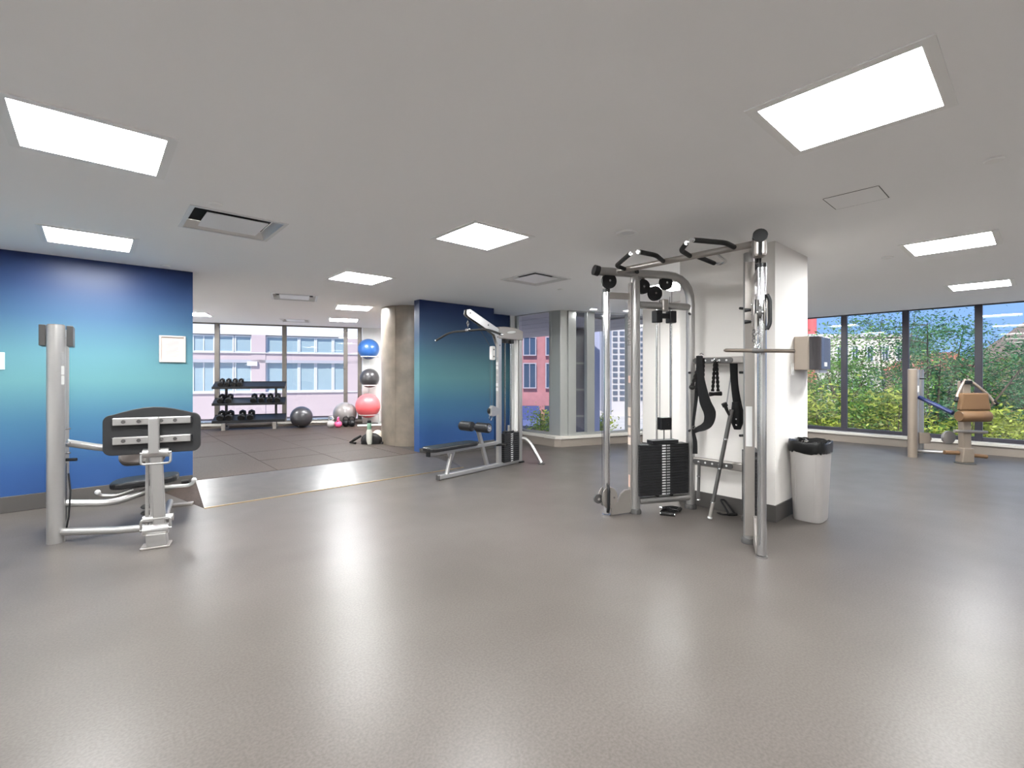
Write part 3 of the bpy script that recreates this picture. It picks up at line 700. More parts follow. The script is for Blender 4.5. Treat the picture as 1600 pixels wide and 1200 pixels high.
strap(MB(), [hp(1149, 562, -.04), hp(1150, 600, -.04), hp(1155, 630, -.05), hp(1159, 650, -.05), hp(1156, 667, -.05)], [.04, .04, .04, .04, .03], .008).build('side_strap', M_web, R)
MB().tube([hp(1150, 628, -.06), hp(1151, 645, -.06), hp(1152, 660, -.06), hp(1152, 671, -.06)], [.035, .050, .055, .030], 14).build('stirrup_bundle', M_web, R)
strap(MB(), [hp(1145, 565, -.03), hp(1140, 600, -.03), hp(1135.5, 630, -.03)], .012, .004).build('thin_cord', M_greylab, R)
for p in (hp(1150, 655, -.13), hp(1150.5, 664, -.13)): MB().sphere(p, .008, 8, 6).build('rivet', M_chrome, R)
# telescopic pole leaning from the hooks to the floor
px_, py_ = at_z(1109, 812, 0)
foot = Vector((px_, py_, .012)); top = hp(1143, 640, -.10)
R = thing('telescopic_pole', foot, 'dark telescopic training pole with silver rings leaning on the back beam', 'pole')
dv = top-foot
MB().tube([foot, foot+dv*.14], .0165, 12).build('tip_section', M_silver2, R)
MB().cyl(foot+dv*.0, foot+dv*.015, .022, 12).build('rubber_tip', M_label, R)
MB().tube([foot+dv*.14, foot+dv*.45], .0175, 12).build('lower_tube', M_grey, R)
MB().tube([foot+dv*.45, foot+dv*.72], .0185, 12).build('middle_tube', M_grey, R)
MB().tube([foot+dv*.72, top], .0195, 12).build('upper_tube', M_grey, R)
for k in (.14, .45, .72): MB().cyl(foot+dv*k, foot+dv*(k+.012), .0215, 12).build('joint_ring', M_chrome, R)
MB().tube([top-dv*.03, hp(1139, 648, -.10), hp(1132.5, 633, -.10)], [.017, .017, .019], 12, .03).build('hand_grip', M_rubber, R)
MB().cyl(hp(1133.5, 635, -.10), hp(1131, 630, -.10), .026, 12).build('grip_flange', M_rubber, R)
R = thing('short_bar', hp(1092, 780), 'short dark bar with silver rings hanging from lower beam', 'bar')
a, b = hp(1092.5, 722, -.02), hp(1091, 781, -.02)
MB().cyl(a, b, .014, 12).build('shaft', M_grey, R)
MB().cyl(a+(b-a)*.36, a+(b-a)*.39, .0175, 12).build('joint_ring', M_chrome, R)
MB().sphere(b, .020, 12, 8, sz=.7).build('end_knob', M_chrome, R)
# handles lying on the floor
def stirrup(name, c, rz, label, L=.20):
    R = thing(name, c, label, 'handle', 'cable handles on the floor'); c = Vector(c); d = Vector((math.cos(rz), math.sin(rz), 0)); n = Vector((-d.y, d.x, 0))
    MB().cyl(c-d*.065+V3(0, 0, .018), c+d*.065+V3(0, 0, .018), .018, 14).build('grip', M_rubber, R)
    for s in (-1, 1): MB().cyl(c+d*.064*s+V3(0, 0, .018), c+d*.07*s+V3(0, 0, .018), .020, 14).build('grip_end', M_chrome, R)
    strap(MB(), [c-d*.068+V3(0, 0, .018), c-d*.055+n*.08+V3(0, 0, .022), c+n*L+V3(0, 0, .014)], .030, .004, (0, 0, 1)).build('strap', M_web, R)
    strap(MB(), [c+d*.068+V3(0, 0, .018), c+d*.055+n*.08+V3(0, 0, .022), c+n*L+V3(0, 0, .014)], .030, .004, (0, 0, 1)).build('strap', M_web, R)
    MB().torus(c+n*(L+.012)+V3(0, 0, .018), .020, .004, A=d, B=n, seg=18).build('ring', M_chrome, R)
    return R
fx = at_z(1043, 806); stirrup('webbing_stirrup', (fx[0], fx[1], 0), -1.10, 'black webbing cable handle lying in front of the weight stack', .20)
fx = at_z(1060, 800); stirrup('webbing_stirrup', (fx[0], fx[1], 0), .25, 'black webbing cable handle tucked under the stack frame', .16)
R = thing('triangle_row_bar', (*at_z(1137, 806), 0), 'black triangular row handle leaning on the pillar baseboard', 'handle', None)
t0, t1 = Vector((*at_z(1139, 806), .014)), Vector((*at_z(1122, 802), .012)); ap = hook_pt(1126, 781, depth(t0.x, t0.y)+.06)
MB().tube([t0, ap, ap+V3(.03, -.02, 0), t0+V3(.05, -.04, .0)], .010, 10, .01).build('side_bar', M_black, R)
MB().cyl(t0-V3(.01, -.01, 0), t0+V3(.06, -.05, 0), .013, 10).build('grip', M_rubber, R)
strap(MB(), [t0+V3(.02, -.02, -.005), (t0+t1)/2+V3(-.03, 0, -.004), t1+V3(0, 0, -.005)], .03, .006).build('strap', M_web, R)
# straight bar on the right tower's carabiner
bd = 3.36
bc = hook_pt(1183, 548, bd)
R = thing('straight_bar', bc, 'short straight dark bar hanging from right tower carabiner', 'bar')
r_ = Vector((CT, -ST, 0))
MB().cyl(hook_pt(1134, 547.5, bd), hook_pt(1241, 548.5, bd), .0135, 14).build('shaft', mat('bar_bronze', (.10, .08, .065), .4, .4), R)
MB().tube([hook_pt(1134, 547.5, bd), hook_pt(1131, 547.5, bd)], [.013, .006], 12).build('bar_end', MATS['bar_bronze'], R)
MB().tube([hook_pt(1174, 548, bd), hook_pt(1183, 548, bd), hook_pt(1192, 548, bd)], [.014, .021, .014], 14).build('swivel_collar', M_grey, R)
MB().torus(hook_pt(1183, 543, bd), .016, .004, A=r_, B=(0, 0, 1), seg=18).build('swivel_ring', M_chrome, R)
R2 = thing('carabiner', hook_pt(1184, 530, bd), 'steel carabiner and short chain on the right tower cable', 'carabiner')
MB().tube([hook_pt(x, y, bd) for x, y in ((1183, 540), (1188, 535), (1186, 522), (1182, 518), (1179, 523), (1181, 535), (1183, 540))], .004, 8).build('snap_hook', M_chrome, R2)
m = MB()
for k in range(4): m.torus(hook_pt(1178+.6*(k % 2), 517+k*5, bd), .013, .0035, A=r_ if k % 2 else (ST, CT, 0), B=(0, 0, 1), seg=14, rs=6)
m.build('chain', M_grey, R2)

# ------------------------------------------------------------------ lat pulldown
LM = (4.54, 5.375); la_ = math.radians(8); le = Vector((math.cos(la_), math.sin(la_), 0)); ln = Vector((-math.sin(la_), math.cos(la_), 0))
LAT = thing('lat_pulldown', (4.2, 5.33, 0), 'silver lat pulldown machine with black seat before narrow blue wall', 'lat pulldown')
def Q(u, w, z): return Vector((LM[0], LM[1], 0))+le*u+ln*w+Vector((0, 0, z))
def QP(px, py, w=0):
    M = Q(0, w, 0); u, z = on_plane(px, py, (M.x, M.y), (le.x, le.y)); return Q(u, w, z)
M_w = M_silver
MB().beam(Q(-1.21, 0, .035), Q(.47, 0, .035), .06, .06).build('base_rail', M_w, LAT, .008)
B('rail_end_cap', M_grey, LAT, Q(-1.215, 0, .035), (.02, .062, .062), la_, .004)
m = MB(); m.beam(Q(-.04, 0, .04), Q(-.04, 0, 2.05), .055, .075, up=le); m.build('main_post', M_w, LAT, .010)
m = MB(); m.beam(Q(.445, 0, .02), Q(.445, 0, 2.05), .055, .075, up=le); m.build('rear_post', M_w, LAT, .010)
B('rear_foot', M_black, LAT, Q(.445, 0, .012), (.12, .09, .024), la_, .004)
MB().slab([(-.075, 1.90), (.485, 1.90), (.485, 2.04), (.30, 2.085), (.05, 2.085), (-.075, 2.07)], Q(0, 0, 0), le, (0, 0, 1), .075).build('head_shroud', M_silver2, LAT, .008)
MB().slab([(.20+.10*math.cos(2*PI*i/24), 2.01+.018*math.sin(2*PI*i/24)+.012*math.cos(2*PI*i/24)) for i in range(24)], Q(0, -.04, 0), le, (0, 0, 1), .004).build('head_emblem', M_label, LAT)
# boom
for s in (-1, 1):
    MB().slab([(-.72, 2.255), (-.66, 2.27), (-.02, 2.02), (-.02, 1.72), (-.09, 1.80), (-.16, 1.95), (-.70, 2.165), (-.73, 2.19)], Q(0, s*.026, 0), le, (0, 0, 1), .008).build('boom_plate', M_w, LAT, .002)
MB().beam(Q(-.68, 0, 2.245), Q(-.02, 0, 1.995), .046, .02).build('boom_web', M_w, LAT)
m = MB(); [m.cyl(Q(u, -.034, z), Q(u, .034, z), .010, 8) for u, z in ((-.66, 2.215), (-.30, 2.08), (-.10, 1.92), (-.05, 1.80))]; m.build('bolt', M_grey, LAT)
MB().cyl(Q(-.66, -.016, 2.215), Q(-.66, .016, 2.215), .045, 20).build('boom_pulley', M_black, LAT)
MB().cyl(Q(-.68, 0, 2.0), Q(-.68, 0, 2.19), .0035, 6).build('top_cable', M_cable, LAT)
MB().tube([Q(-.68, 0, 2.11), Q(-.70, 0, 2.07), Q(-.68, 0, 2.02), Q(-.66, 0, 2.07), Q(-.68, 0, 2.11)], .006, 8).build('carabiner', M_chrome, LAT)
bar = thing('lat_bar', Q(-.68, 0, 1.985), 'long black bent lat bar hanging from the pulldown boom', 'lat bar')
zb_ = 1.985
MB().tube([Q(-.68, .66, zb_-.115), Q(-.68, .36, zb_-.012), Q(-.68, -.36, zb_-.012), Q(-.68, -.62, zb_-.10)], .0155, 12, .12).build('shaft', M_rubber, bar)
for s, zz in ((.67, -.118), (-.63, -.103)): MB().sphere(Q(-.68, s, zb_+zz), .017, 10, 6).build('end_cap', M_chrome, bar)
MB().cyl(Q(-.68, -.03, zb_-.005), Q(-.68, .03, zb_-.005), .022, 12).build('swivel_collar', M_chrome, bar)
# floating pulley block, cables, low pulley
MB().slab(rrect(.075, .20, .02), Q(-.20, -.02, 1.68), le, (0, 0, 1), .05).build('pulley_block', M_label, LAT, .004)
m = MB(); [m.cyl(Q(-.20, -.047, 1.68+d), Q(-.20, -.050, 1.68+d), .012, 10) for d in (-.05, .05)]; m.build('bolt', M_grey, LAT)
m = MB(); m.cyl(Q(-.225, 0, .88), Q(-.225, 0, 1.60), .003, 6); m.cyl(Q(-.17, 0, .80), Q(-.17, 0, 1.60), .003, 6); m.cyl(Q(-.215, 0, 1.76), Q(-.60, 0, 2.18), .003, 6); m.cyl(Q(.08, 0, .48), Q(.08, 0, 1.93), .003, 6); m.build('cable', M_cable, LAT)
MB().slab([(-.25, .88), (-.22, .92), (-.07, .87), (-.07, .79), (-.20, .76), (-.25, .78)], Q(0, -.02, 0), le, (0, 0, 1), .06).build('low_pulley_plate', M_w, LAT, .004)
MB().cyl(Q(-.22, -.02, .84), Q(-.22, .02, .84), .05, 18).build('low_pulley', M_black, LAT)
MB().tube([Q(-.23, 0, .80), Q(-.25, 0, .74), Q(-.21, 0, .70), Q(-.19, 0, .74), Q(-.22, 0, .79)], .006, 8).build('low_hook', M_chrome, LAT)
# thigh rollers, post
pp_ = QP(750, 671); 
MB().beam(QP(747, 672), QP(761, 727), .05, .05).build('roller_post', M_w, LAT, .008)
c_ = QP(742, 667)
MB().cyl(c_+ln*-.30, c_+ln*.30, .014, 10).build('roller_axle', M_chrome, LAT)
for s, nm in ((1, 0), (-1, 0)):
    q = MB().tube([c_+ln*s*.045, c_+ln*s*.055, c_+ln*s*.265, c_+ln*s*.275], [.060, .068, .068, .060], 22).build('thigh_roller', M_vinyl, LAT)
    MB().cyl(c_+ln*s*.272, c_+ln*s*.282, .045, 18).build('roller_cap', M_chrome, q)
# seat
MB().beam(Q(-1.38, 0, .355), Q(-.04, 0, .365), .05, .05).build('seat_rail', M_w, LAT, .008)
B('rail_end_cap', M_black, LAT, Q(-1.375, 0, .352), (.03, .056, .056), la_, .004)
sp = [(u, w) for u, w in rrect(.86, .27, .09)]
MB().slab([(u+.0, w*(1 if u < 0 else .9)) for u, w in sp], Q(-.98, 0, .415), le, ln, .055).build('seat_pad', M_vinyl, LAT, .016)
MB().tube([QP(705, 709), QP(698, 741)], .028, 12).build('front_leg', M_w, LAT)
MB().slab([(-1.06, .33), (-.92, .33), (-.97, .22), (-1.02, .22)], Q(0, 0, 0), le, (0, 0, 1), .01).build('leg_gusset', M_w, LAT)
MB().tube([Q(-.10, 0, .33), Q(-.02, -.06, .335), Q(-.02, -.14, .335)], .018, 10).build('foot_peg', M_rubber, LAT)
# stack
for u in (.10, .235): MB().cyl(Q(u, 0, .06), Q(u, 0, 1.92), .010, 8).build('guide_rod', M_chrome, LAT)
B('stack_shield', M_label, LAT, Q(.36, .0, 1.2), (.03, .045, 1.4), la_, .003)
first = None; N = 14; h = .43/N
for k in range(N):
    z = .055+h*(k+.5)
    if first is None:
        first = B('weight_plate', M_plate, LAT, Q(.19, 0, z), (.34, .12, h-.003), la_, .002)
        B('weight_label', M_label, first, Q(.19, -.061, z), (.05, .002, .013), la_)
    else: c = copy_tree(first, LAT); c.location.z = h*k
B('head_plate', M_plate, LAT, Q(.17, 0, .50), (.16, .09, .03), la_, .003)
MB().tube([Q(.17, -.01, .515), Q(.17, -.01, .60)], .016, 10).build('selector_stem', M_silver2, LAT)
MB().tube([Q(.21, -.06, .53), Q(.26, -.075, .47), Q(.22, -.075, .40), Q(.19, -.066, .30)], .004, 6).build('selector_cord', M_black, LAT)
B('top_bumper', M_black, LAT, Q(.10, 0, 1.87), (.07, .07, .06), la_, .006)
B('top_bumper', M_black, LAT, Q(.235, 0, 1.87), (.07, .07, .06), la_, .006)
B('rod_spacer', M_black, LAT, Q(.17, 0, 1.905), (.20, .05, .03), la_, .004)
fp = at_z(846, 724, 0.01)
MB().tube([Q(.46, 0, .37), Q(.52, -.04, .37), Q(.56, -.12, .30), (fp[0], fp[1], .015)], .028, 12, .1).build('stabiliser_leg', M_w, LAT)
MB().lathe([(.055, .0), (.055, .008), (.03, .016)], (fp[0], fp[1], 0), 20).build('stabiliser_foot', M_grey, LAT)
m = MB()
for k, (zz, hh) in enumerate(((1.60, .055), (1.53, .05), (1.47, .05), (1.40, .05), (1.31, .07), (1.22, .05), (1.15, .05))):
    B('instruction_label', M_greylab if k in (0, 3, 4) else M_label, LAT, Q(-.08, -.0, zz), (.002, .042, hh-.006), la_)

# ------------------------------------------------------------------ leg press
GM = Vector((.385, 4.72, 0)); ga = math.atan2(-.238, .971); g1 = Vector((math.cos(ga), math.sin(ga), 0)); g2 = Vector((-math.sin(ga), math.cos(ga), 0))
LEG = thing('leg_press', (.2, 5.0, 0), 'silver leg press with black foot plate before the ombre wall', 'leg press')
def G(u, v, z): return GM+g1*u+g2*v+Vector((0, 0, z))
# weight tower
tu, tv = -.740, .455
TD = Vector((.02, 1.0, 0)).normalized(); TDa = math.atan2(TD.y, TD.x)-PI/2
T0 = G(tu, tv, 0)
def TW(du, dv, z): return T0+Vector((TD.y, -TD.x, 0))*du+TD*dv+Vector((0, 0, z))
m = MB(); oval(m, TW(0, 0, .0), TW(0, 0, 1.765), .057, .055, (1, 0, 0), 28); m.build('tower_column', M_silver, LEG)
m = MB(); oval(m, TW(0, 0, 1.764), TW(0, 0, 1.772), .052, .050, (1, 0, 0), 28); m.build('column_cap', M_silver2, LEG)
m = MB(); oval(m, TW(0, .48, .0), TW(0, .48, 1.765), .057, .055, (1, 0, 0), 28); m.build('tower_column', M_silver, LEG)
B('tower_base', M_silver, LEG, TW(0, .24, .05), (.08, .42, .06), TDa, .006)
B('tower_top', M_silver, LEG, TW(0, .24, 1.72), (.08, .42, .06), TDa, .006)
for s in (-1, 1): B('top_shroud', M_grey, LEG, TW(s*.082, .15, 1.685), (.040, .26, .17), TDa, .004)
first = None
for k in range(18):
    if first is None: first = B('weight_plate', M_plate, LEG, TW(0, .24, .11), (.09, .34, .024), TDa, .002)
    else: c = copy_tree(first, LEG); c.location.z = .027*k
for dv_ in (.16, .36): MB().cyl(TW(0, dv_, .08), TW(0, dv_, 1.70), .010, 8).build('guide_rod', M_chrome, LEG)
for zz, hh, mm in ((1.50, .09, M_greylab), (1.40, .07, M_label), (1.32, .07, M_label)):
    MB().slab(rrect(.022, hh, .004), TW(.042, -.036, zz), Vector((.70, .71, 0)), (0, 0, 1), .006).build('instruction_label', mm, LEG)
for zz in (.92, .80, .72): MB().cyl(TW(.05, .02, zz), TW(.085, .0, zz), .008, 8).build('bolt', M_chrome, LEG)
MB().tube([G(tu+.05, tv+.05, .66), G(tu+.12, tv+.03, .66)], .013, 10).build('selector_pin', M_black, LEG)
MB().tube([G(tu+.07, tv+.03, .55), G(tu+.09, tv+.0, .40), G(tu+.08, tv+.0, .20), G(tu+.06, tv+.02, .10)], .006, 8).build('lever_cable', M_black, LEG)
# foot plate
pad = [(x, z) for x, z in rrect(.63, .315, .055, 6, arch=.055)]
FPv = -.03
MB().slab(pad, G(-.022, FPv+.03, .895), g1, (0, 0, 1), .035).build('foot_plate', mat('foot_plate_rubber', (.015, .015, .016), .6, spec=.3), LEG, .006)
for zz in (1.000, .852):
    br = MB().beam(G(-.270, FPv-.008, zz), G(.230, FPv-.008, zz), .035, .058).build('plate_bar', M_silver, LEG, .006)
    for du in (-.18, -.085, .058, .148):
        MB().cyl(G(-.022+du, FPv-.025, zz), G(-.022+du, FPv-.034, zz), .014, 12).build('bolt', M_grey, br)
    for du in (-.262, .222): B('bar_plug', M_black, br, G(du-.01*(1 if du < 0 else -1), FPv-.008, zz), (.012, .028, .050), ga)
MB().beam(G(-.008, FPv-.045, .74), G(-.008, FPv-.045, 1.03), .070, .05, up=g2).build('plate_neck', M_silver, LEG, .010)
# hinges and posts
def hinge(z, w=.19, r=.036, v=-.045):
    q = MB().cyl(G(-w/2-.0, v, z), G(w/2, v, z), r, 18).build('hinge_barrel', M_silver, LEG)
    for s in (-1, 1): MB().cyl(G(s*(w/2), v, z), G(s*(w/2+.02), v, z), .012, 12).build('hinge_bolt', M_chrome, q)
    return q
hinge(.745, .165); hinge(.140, .165, .040)
for z0_, s in ((.745, -1), (.140, 1)):
    MB().tube([G(-.095, -.045, z0_), G(-.095, -.055, z0_+s*.085), G(.095, -.055, z0_+s*.085), G(.095, -.045, z0_)], .009, 8, .025).build('hinge_bracket', M_silver, LEG)
MB().beam(G(.022, -.03, .16), G(.000, -.03, .74), .078, .06, up=g2).build('link_post', M_silver, LEG, .010)
m = MB(); m.beam(G(-.075, .05, .13), G(-.070, .05, .80), .022, .03, up=g2); m.beam(G(-.045, .05, .13), G(-.045, .05, .72), .018, .03, up=g2); m.build('rear_link', M_silver, LEG, .004)
hb = MB().cyl(G(-.10, .05, .20), G(.10, .05, .20), .030, 16).build('rear_hinge_barrel', M_silver, LEG)
hb = MB().cyl(G(-.10, .05, .80), G(.07, .05, .80), .030, 16).build('rear_hinge_barrel', M_silver, LEG)
MB().slab([(-.06, .012), (.075, .012), (.065, .115), (-.065, .115)], G(0.005, -.05, 0), g1, (0, 0, 1), .09).build('base_post', M_silver, LEG, .006)
B('base_foot', M_silver2, LEG, G(.0, -.03, .008), (.19, .14, .016), ga, .005)
# base frame, seat carriage
MB().tube([G(tu+.05, tv-.02, .085), G(-.30, .22, .10), G(-.03, .06, .13)], .030, 12).build('base_tube', M_silver, LEG)
MB().tube([G(.0, .05, .13), G(-.05, .7, .06), G(-.10, 1.3, .05)], .030, 12).build('spine_tube', M_silver, LEG)
B('spine_foot', M_silver2, LEG, G(-.10, 1.3, .012), (.40, .08, .024), ga, .005)
MB().tube([G(tu+.05, tv+.05, .30), G(-.40, .55, .255), G(-.20, .68, .30)], .030, 12, .1).build('seat_arm', M_silver, LEG)
MB().beam(G(-.14, .62, .12), G(-.14, .62, .36), .05, .05, up=g2).build('seat_post', M_silver, LEG, .006)
MB().tube([G(tu+.05, tv+.06, .80), G(-.46, .62, .72), G(-.30, .86, .68)], .030, 12, .12).build('back_arm', M_silver, LEG)
sq_ = [(x, y) for x, y in rrect(.50, .34, .12, 6)]
MB().slab(sq_, G(-.21, .78, .385), g1+Vector((0, 0, .06)), g2, .06).build('seat_pad', M_vinyl, LEG, .018)
MB().slab(rrect(.36, .52, .08, 6), G(-.27, 1.06, .74), g1, (g2*.45+Vector((0, 0, .89))), .07).build('back_pad', mat('brown_black_vinyl', (.045, .035, .030), .35), LEG, .020)
MB().beam(G(-.22, .98, .20), G(-.22, .98, .52), .04, .06, up=g2).build('back_post', M_silver, LEG)
for s, u_, dz in ((-1, -.50, -.03), (1, .17, .005)):
    q = MB().tube([G(-.18+s*.10, .66, .335), G(u_*.8+.0, .64, .325+dz), G(u_, .62, .345+dz), G(u_+s*.01, .60, .375+dz)], .016, 10, .05).build('side_handle', M_label if s > 0 else M_silver, LEG)
    MB().sphere(G(u_+s*.012, .60, .38+dz), .022, 12, 8).build('handle_knob', M_label, q)
MB().cyl(G(.085, .62, .372), G(.145, .61, .375), .017, 12).build('handle_sleeve', M_rubber, LEG)
for zz in (.21, .155): MB().lathe([(.055, zz), (.060, zz+.008), (.050, zz+.020)], (*G(-.13, .45, 0)[:2], 0), 20).build('stop_pad', M_rubber, LEG)
MB().cyl(G(-.13, .45, .05), G(-.13, .45, .30), .012, 10).build('stop_rod', M_chrome, LEG)

# ------------------------------------------------------------------ abdominal machine by the right windows
AM = Vector((10.06, .82, 0)); a1 = Vector((CT, -ST, 0)); a2 = Vector((ST, CT, 0)); aa = math.atan2(a1.y, a1.x)
AB = thing('torso_machine', (10.1, 1.05, 0), 'beige silver torso machine with warm lit black pads by tree windows', 'torso machine')
def K(u, v, z): return AM+a1*u+a2*v+Vector((0, 0, z))
M_bpad = mat('warm_lit_black_vinyl', (.15, .085, .042), .42, spec=.35)  # black pads coloured brown, the warm light on them put into the colour
M_wsil = mat('champagne_coat', (.31, .255, .205), .36, .45)
tu, tv = -.335, .56
m = MB(); oval(m, K(tu, tv, 0), K(tu, tv, 1.455), .068, .06, a1, 24); m.build('tower_column', M_wsil, AB)
m = MB(); oval(m, K(tu, tv, 1.454), K(tu, tv, 1.462), .062, .055, a1, 24); m.build('column_cap', M_label, AB)
m = MB(); oval(m, K(tu+.42, tv+.36, 0), K(tu+.42, tv+.36, 1.455), .068, .055, a1, 24); m.build('tower_column', M_silver, AB)
B('top_shroud', M_silver, AB, K(tu+.23, tv+.20, 1.37), (.09, .36, .16), aa-.75, .005)
B('stack_shroud', M_silver, AB, K(tu+.22, tv+.19, .72), (.07, .36, 1.3), aa-.75, .005)
B('instruction_label', M_label, AB, K(tu+.058, tv-.035, 1.13), (.025, .02, .11), aa)
MB().tube([K(tu+.12, tv+.0, 1.30), K(tu+.20, tv-.02, 1.30)], .010, 8).build('selector_pin', M_black, AB)
MB().beam(K(0, 0, .02), K(.03, .05, 1.27), .12, .10, up=a2).build('main_post', M_wsil, AB, .012)
MB().slab([(-.10, .02), (.085, .02), (.085, .24), (-.07, .24)], K(0, 0, 0), a1, (0, 0, 1), .13).build('base_sleeve', M_wsil, AB, .010)
MB().lathe([(.13, 0), (.13, .012), (.10, .02)], K(0, 0, 0), 28, ).build('base_plate', M_grey, AB)
MB().slab([(-.235, -.13), (.235, -.13), (.195, .135), (-.195, .135)][::1], K(.035, -.10, .955), a1, (0, 0, 1), .08).build('chest_pad', M_bpad, AB, .022)
MB().tube([K(-.19, -.10, .735), K(-.17, -.10, .735), K(.24, -.10, .735), K(.26, -.10, .735)], [.075, .088, .088, .075], 22).build('roller_pad', M_bpad, AB)
for s, e_ in ((-1, (-.215, 1.0)), (1, (.36, .95))):
    MB().tube([K(.022+s*.02, .0, 1.29), K(s*.10+.03, -.03, 1.22), K(e_[0]*.85+.0, -.06, 1.05), K(e_[0]-s*0.0, -.10, e_[1]-.03)], .020, 10, .12).build('handle_arm', M_wsil, AB)
    MB().cyl(K(e_[0]*.97, -.09, e_[1]+.02), K(e_[0]+s*.03, -.11, e_[1]-.04), .025, 10).build('hand_grip', M_rubber, AB)
B('head_clamp', M_black, AB, K(.022, .0, 1.25), (.11, .09, .05), aa, .008)
MB().cyl(K(-.22, -.06, .505), K(.28, -.06, .485), .024, 12).build('foot_bar', M_silver2, AB)
MB().tube([K(tu+.13, tv+.02, .99), K(-.14, .05, .77)], .032, 12).build('link_arm', mat('navy_coat', (.02, .03, .10), .35), AB)
MB().tube([K(tu+.08, tv-.0, .10), K(-.20, .25, .13), K(-.05, 0, .155)], .026, 12).build('base_tube', M_silver, AB)
MB().cyl(K(-.29, .03, .165), K(-.09, .01, .16), .031, 12).build('ankle_pad', M_bpad, AB)
MB().cyl(K(.09, -.02, .13), K(.29, -.04, .11), .031, 12).build('ankle_pad', M_bpad, AB)
MB().slab([(-.10, .26), (.06, .26), (.10, .34), (.06, .44), (-.10, .44)], K(-.16, .52, -.03), a1, (0, 0, 1), .03).build('cam_plate', M_wsil, AB, .004)
MB().cyl(K(-.10, .15, .38), K(-.10, .19, .38), .10, 22).build('counterweight', M_silver, AB)

# ------------------------------------------------------------------ studio: dumbbell rack and dumbbells
ZP = .1
RC = Vector((2.745, 12.285, 0)); re_ = Vector((BW_E.x, BW_E.y, 0)); rn = Vector((.3681, .9298, 0)); ra_ = math.atan2(re_.y, re_.x)
RACK = thing('dumbbell_rack', (RC.x, RC.y, ZP), 'black three tier dumbbell rack in front of studio windows', 'dumbbell rack')
def D(u, v, z): return RC+re_*u+rn*v+Vector((0, 0, z))
SH = (1.075, .70, .305); tilt = Vector((0, 0, .115))
for s in (-.52, .52):
    MB().beam(D(s, .17, ZP+.02), D(s, .17, 1.17), .07, .05, up=re_).build('rack_post', M_grey, RACK, .004)
    MB().beam(D(s, -.16, ZP+.03), D(s, .30, ZP+.03), .06, .06).build('rack_foot', M_silver2, RACK, .006)
    B('foot_block', M_silver2, RACK, D(s, -.13, ZP+.08), (.075, .08, .16), ra_, .006)
MB().beam(D(-.5, .05, ZP+.12), D(.5, .05, ZP+.12), .04, .04).build('rack_spreader', M_silver2, RACK)
for k, z in enumerate(SH):
    a = (rn*.28+tilt); an = a.normalized()
    sh = MB().slab([(-.745, 0), (.745, 0), (.745, .305), (-.745, .305)], D(0, -.15, z), re_, an, .012).build('shelf', M_black, RACK, .002)
    MB().beam(D(-.745, -.155, z-.005), D(.745, -.155, z-.005), .015, .055).build('front_lip', M_black, sh)
    p, q = D(-.745, -.15, z)+a*1.03, D(.745, -.15, z)+a*1.03
    MB().beam(p, q, .010, .035).build('rear_lip', M_black, sh)
def dumbbell(r):
    R = thing('hex_dumbbell', (0, 0, 0), 'black hex dumbbell', 'dumbbell')
    for s in (-1, 1):
        hx_ = [(r*math.cos(PI/6+PI/3*i), r*math.sin(PI/6+PI/3*i)) for i in range(6)]
        MB().slab(hx_, (0, s*(.062+r*.55), 0), (1, 0, 0), (0, 0, 1), r*1.1).build('hex_head', M_rubber, R, r*.16)
        MB().cyl((0, s*.055, 0), (0, s*.064, 0), r*.45, 14).build('collar', M_chrome, R)
    MB().tube([(0, -.062, 0), (0, -.03, 0), (0, 0, 0), (0, .03, 0), (0, .062, 0)], [.013, .0155, .017, .0155, .013], 12).build('handle', M_chrome, R)
    return R
spec = [(0, (346.5, 356.7, 366.7, 376), .062, 'on the top shelf'), (1, (346, 359, 397, 409.6, 422.3, 433.8), .071, 'on the middle shelf'), (2, (346, 359.8, 378.5, 392.5), .080, 'on the bottom shelf')]
for k, pxs, r, where in spec:
    proto = None
    for p in pxs:
        o = dumbbell(r) if proto is None else copy_tree(proto)
        proto = proto or o
        u = on_plane(p, HZ, (RC.x, RC.y), (re_.x, re_.y))[0]; u = max(-.67, min(.68, u))
        an = (rn*.28+tilt).normalized(); up = re_.cross(an).normalized()
        pos = D(u, -.15, SH[k])+an*.155+up*(.007+r*.866)
        o.location = pos; o.rotation_euler = Matrix((re_, an, up)).transposed().to_euler()
        o['label'] = 'black hex dumbbell lying '+where+' of the rack'; o['group'] = 'dumbbells '+where

# ------------------------------------------------------------------ exercise balls, ball stand, kettlebells
def ball(name, c, r, col, label, rough=.32):
    R = thing(name, (c[0], c[1], c[2]-r), label, 'exercise ball')
    m = mat('pvc_'+label.split()[0]+name, col, rough, coat=.2)
    MB().sphere(c, r, 40, 24).build('shell', m, R)
    m2 = MB()
    for k in range(-2, 3): m2.torus((c[0], c[1], c[2]+k*r*.09), math.sqrt(r*r-(k*r*.09)**2)-.0005, .0022, seg=48, rs=6)
    m2.build('grip_ring', m, R)
    MB().cyl((c[0]-r*.62*ST, c[1]-r*.62*CT, c[2]-r*.784), (c[0]-r*.625*ST, c[1]-r*.625*CT, c[2]-r*.79), .012, 10).build('valve_plug', M_label, R)
x, y = at_d(471, 11.37); ball('exercise_ball', (x, y, ZP+.253), .253, (.040, .038, .042), 'dark graphite exercise ball resting on the rubber tiles')
x, y = at_d(539, 11.95); ball('exercise_ball', (x, y, ZP+.286), .286, (.22, .20, .195), 'pale grey exercise ball behind the kettlebells', .28)
SC = Vector((*at_d(577, 12.0), 0)); sd = 12.0
STAND = thing('ball_stand', (SC.x, SC.y, ZP), 'white tubular stand holding three stacked exercise balls', 'ball stand')
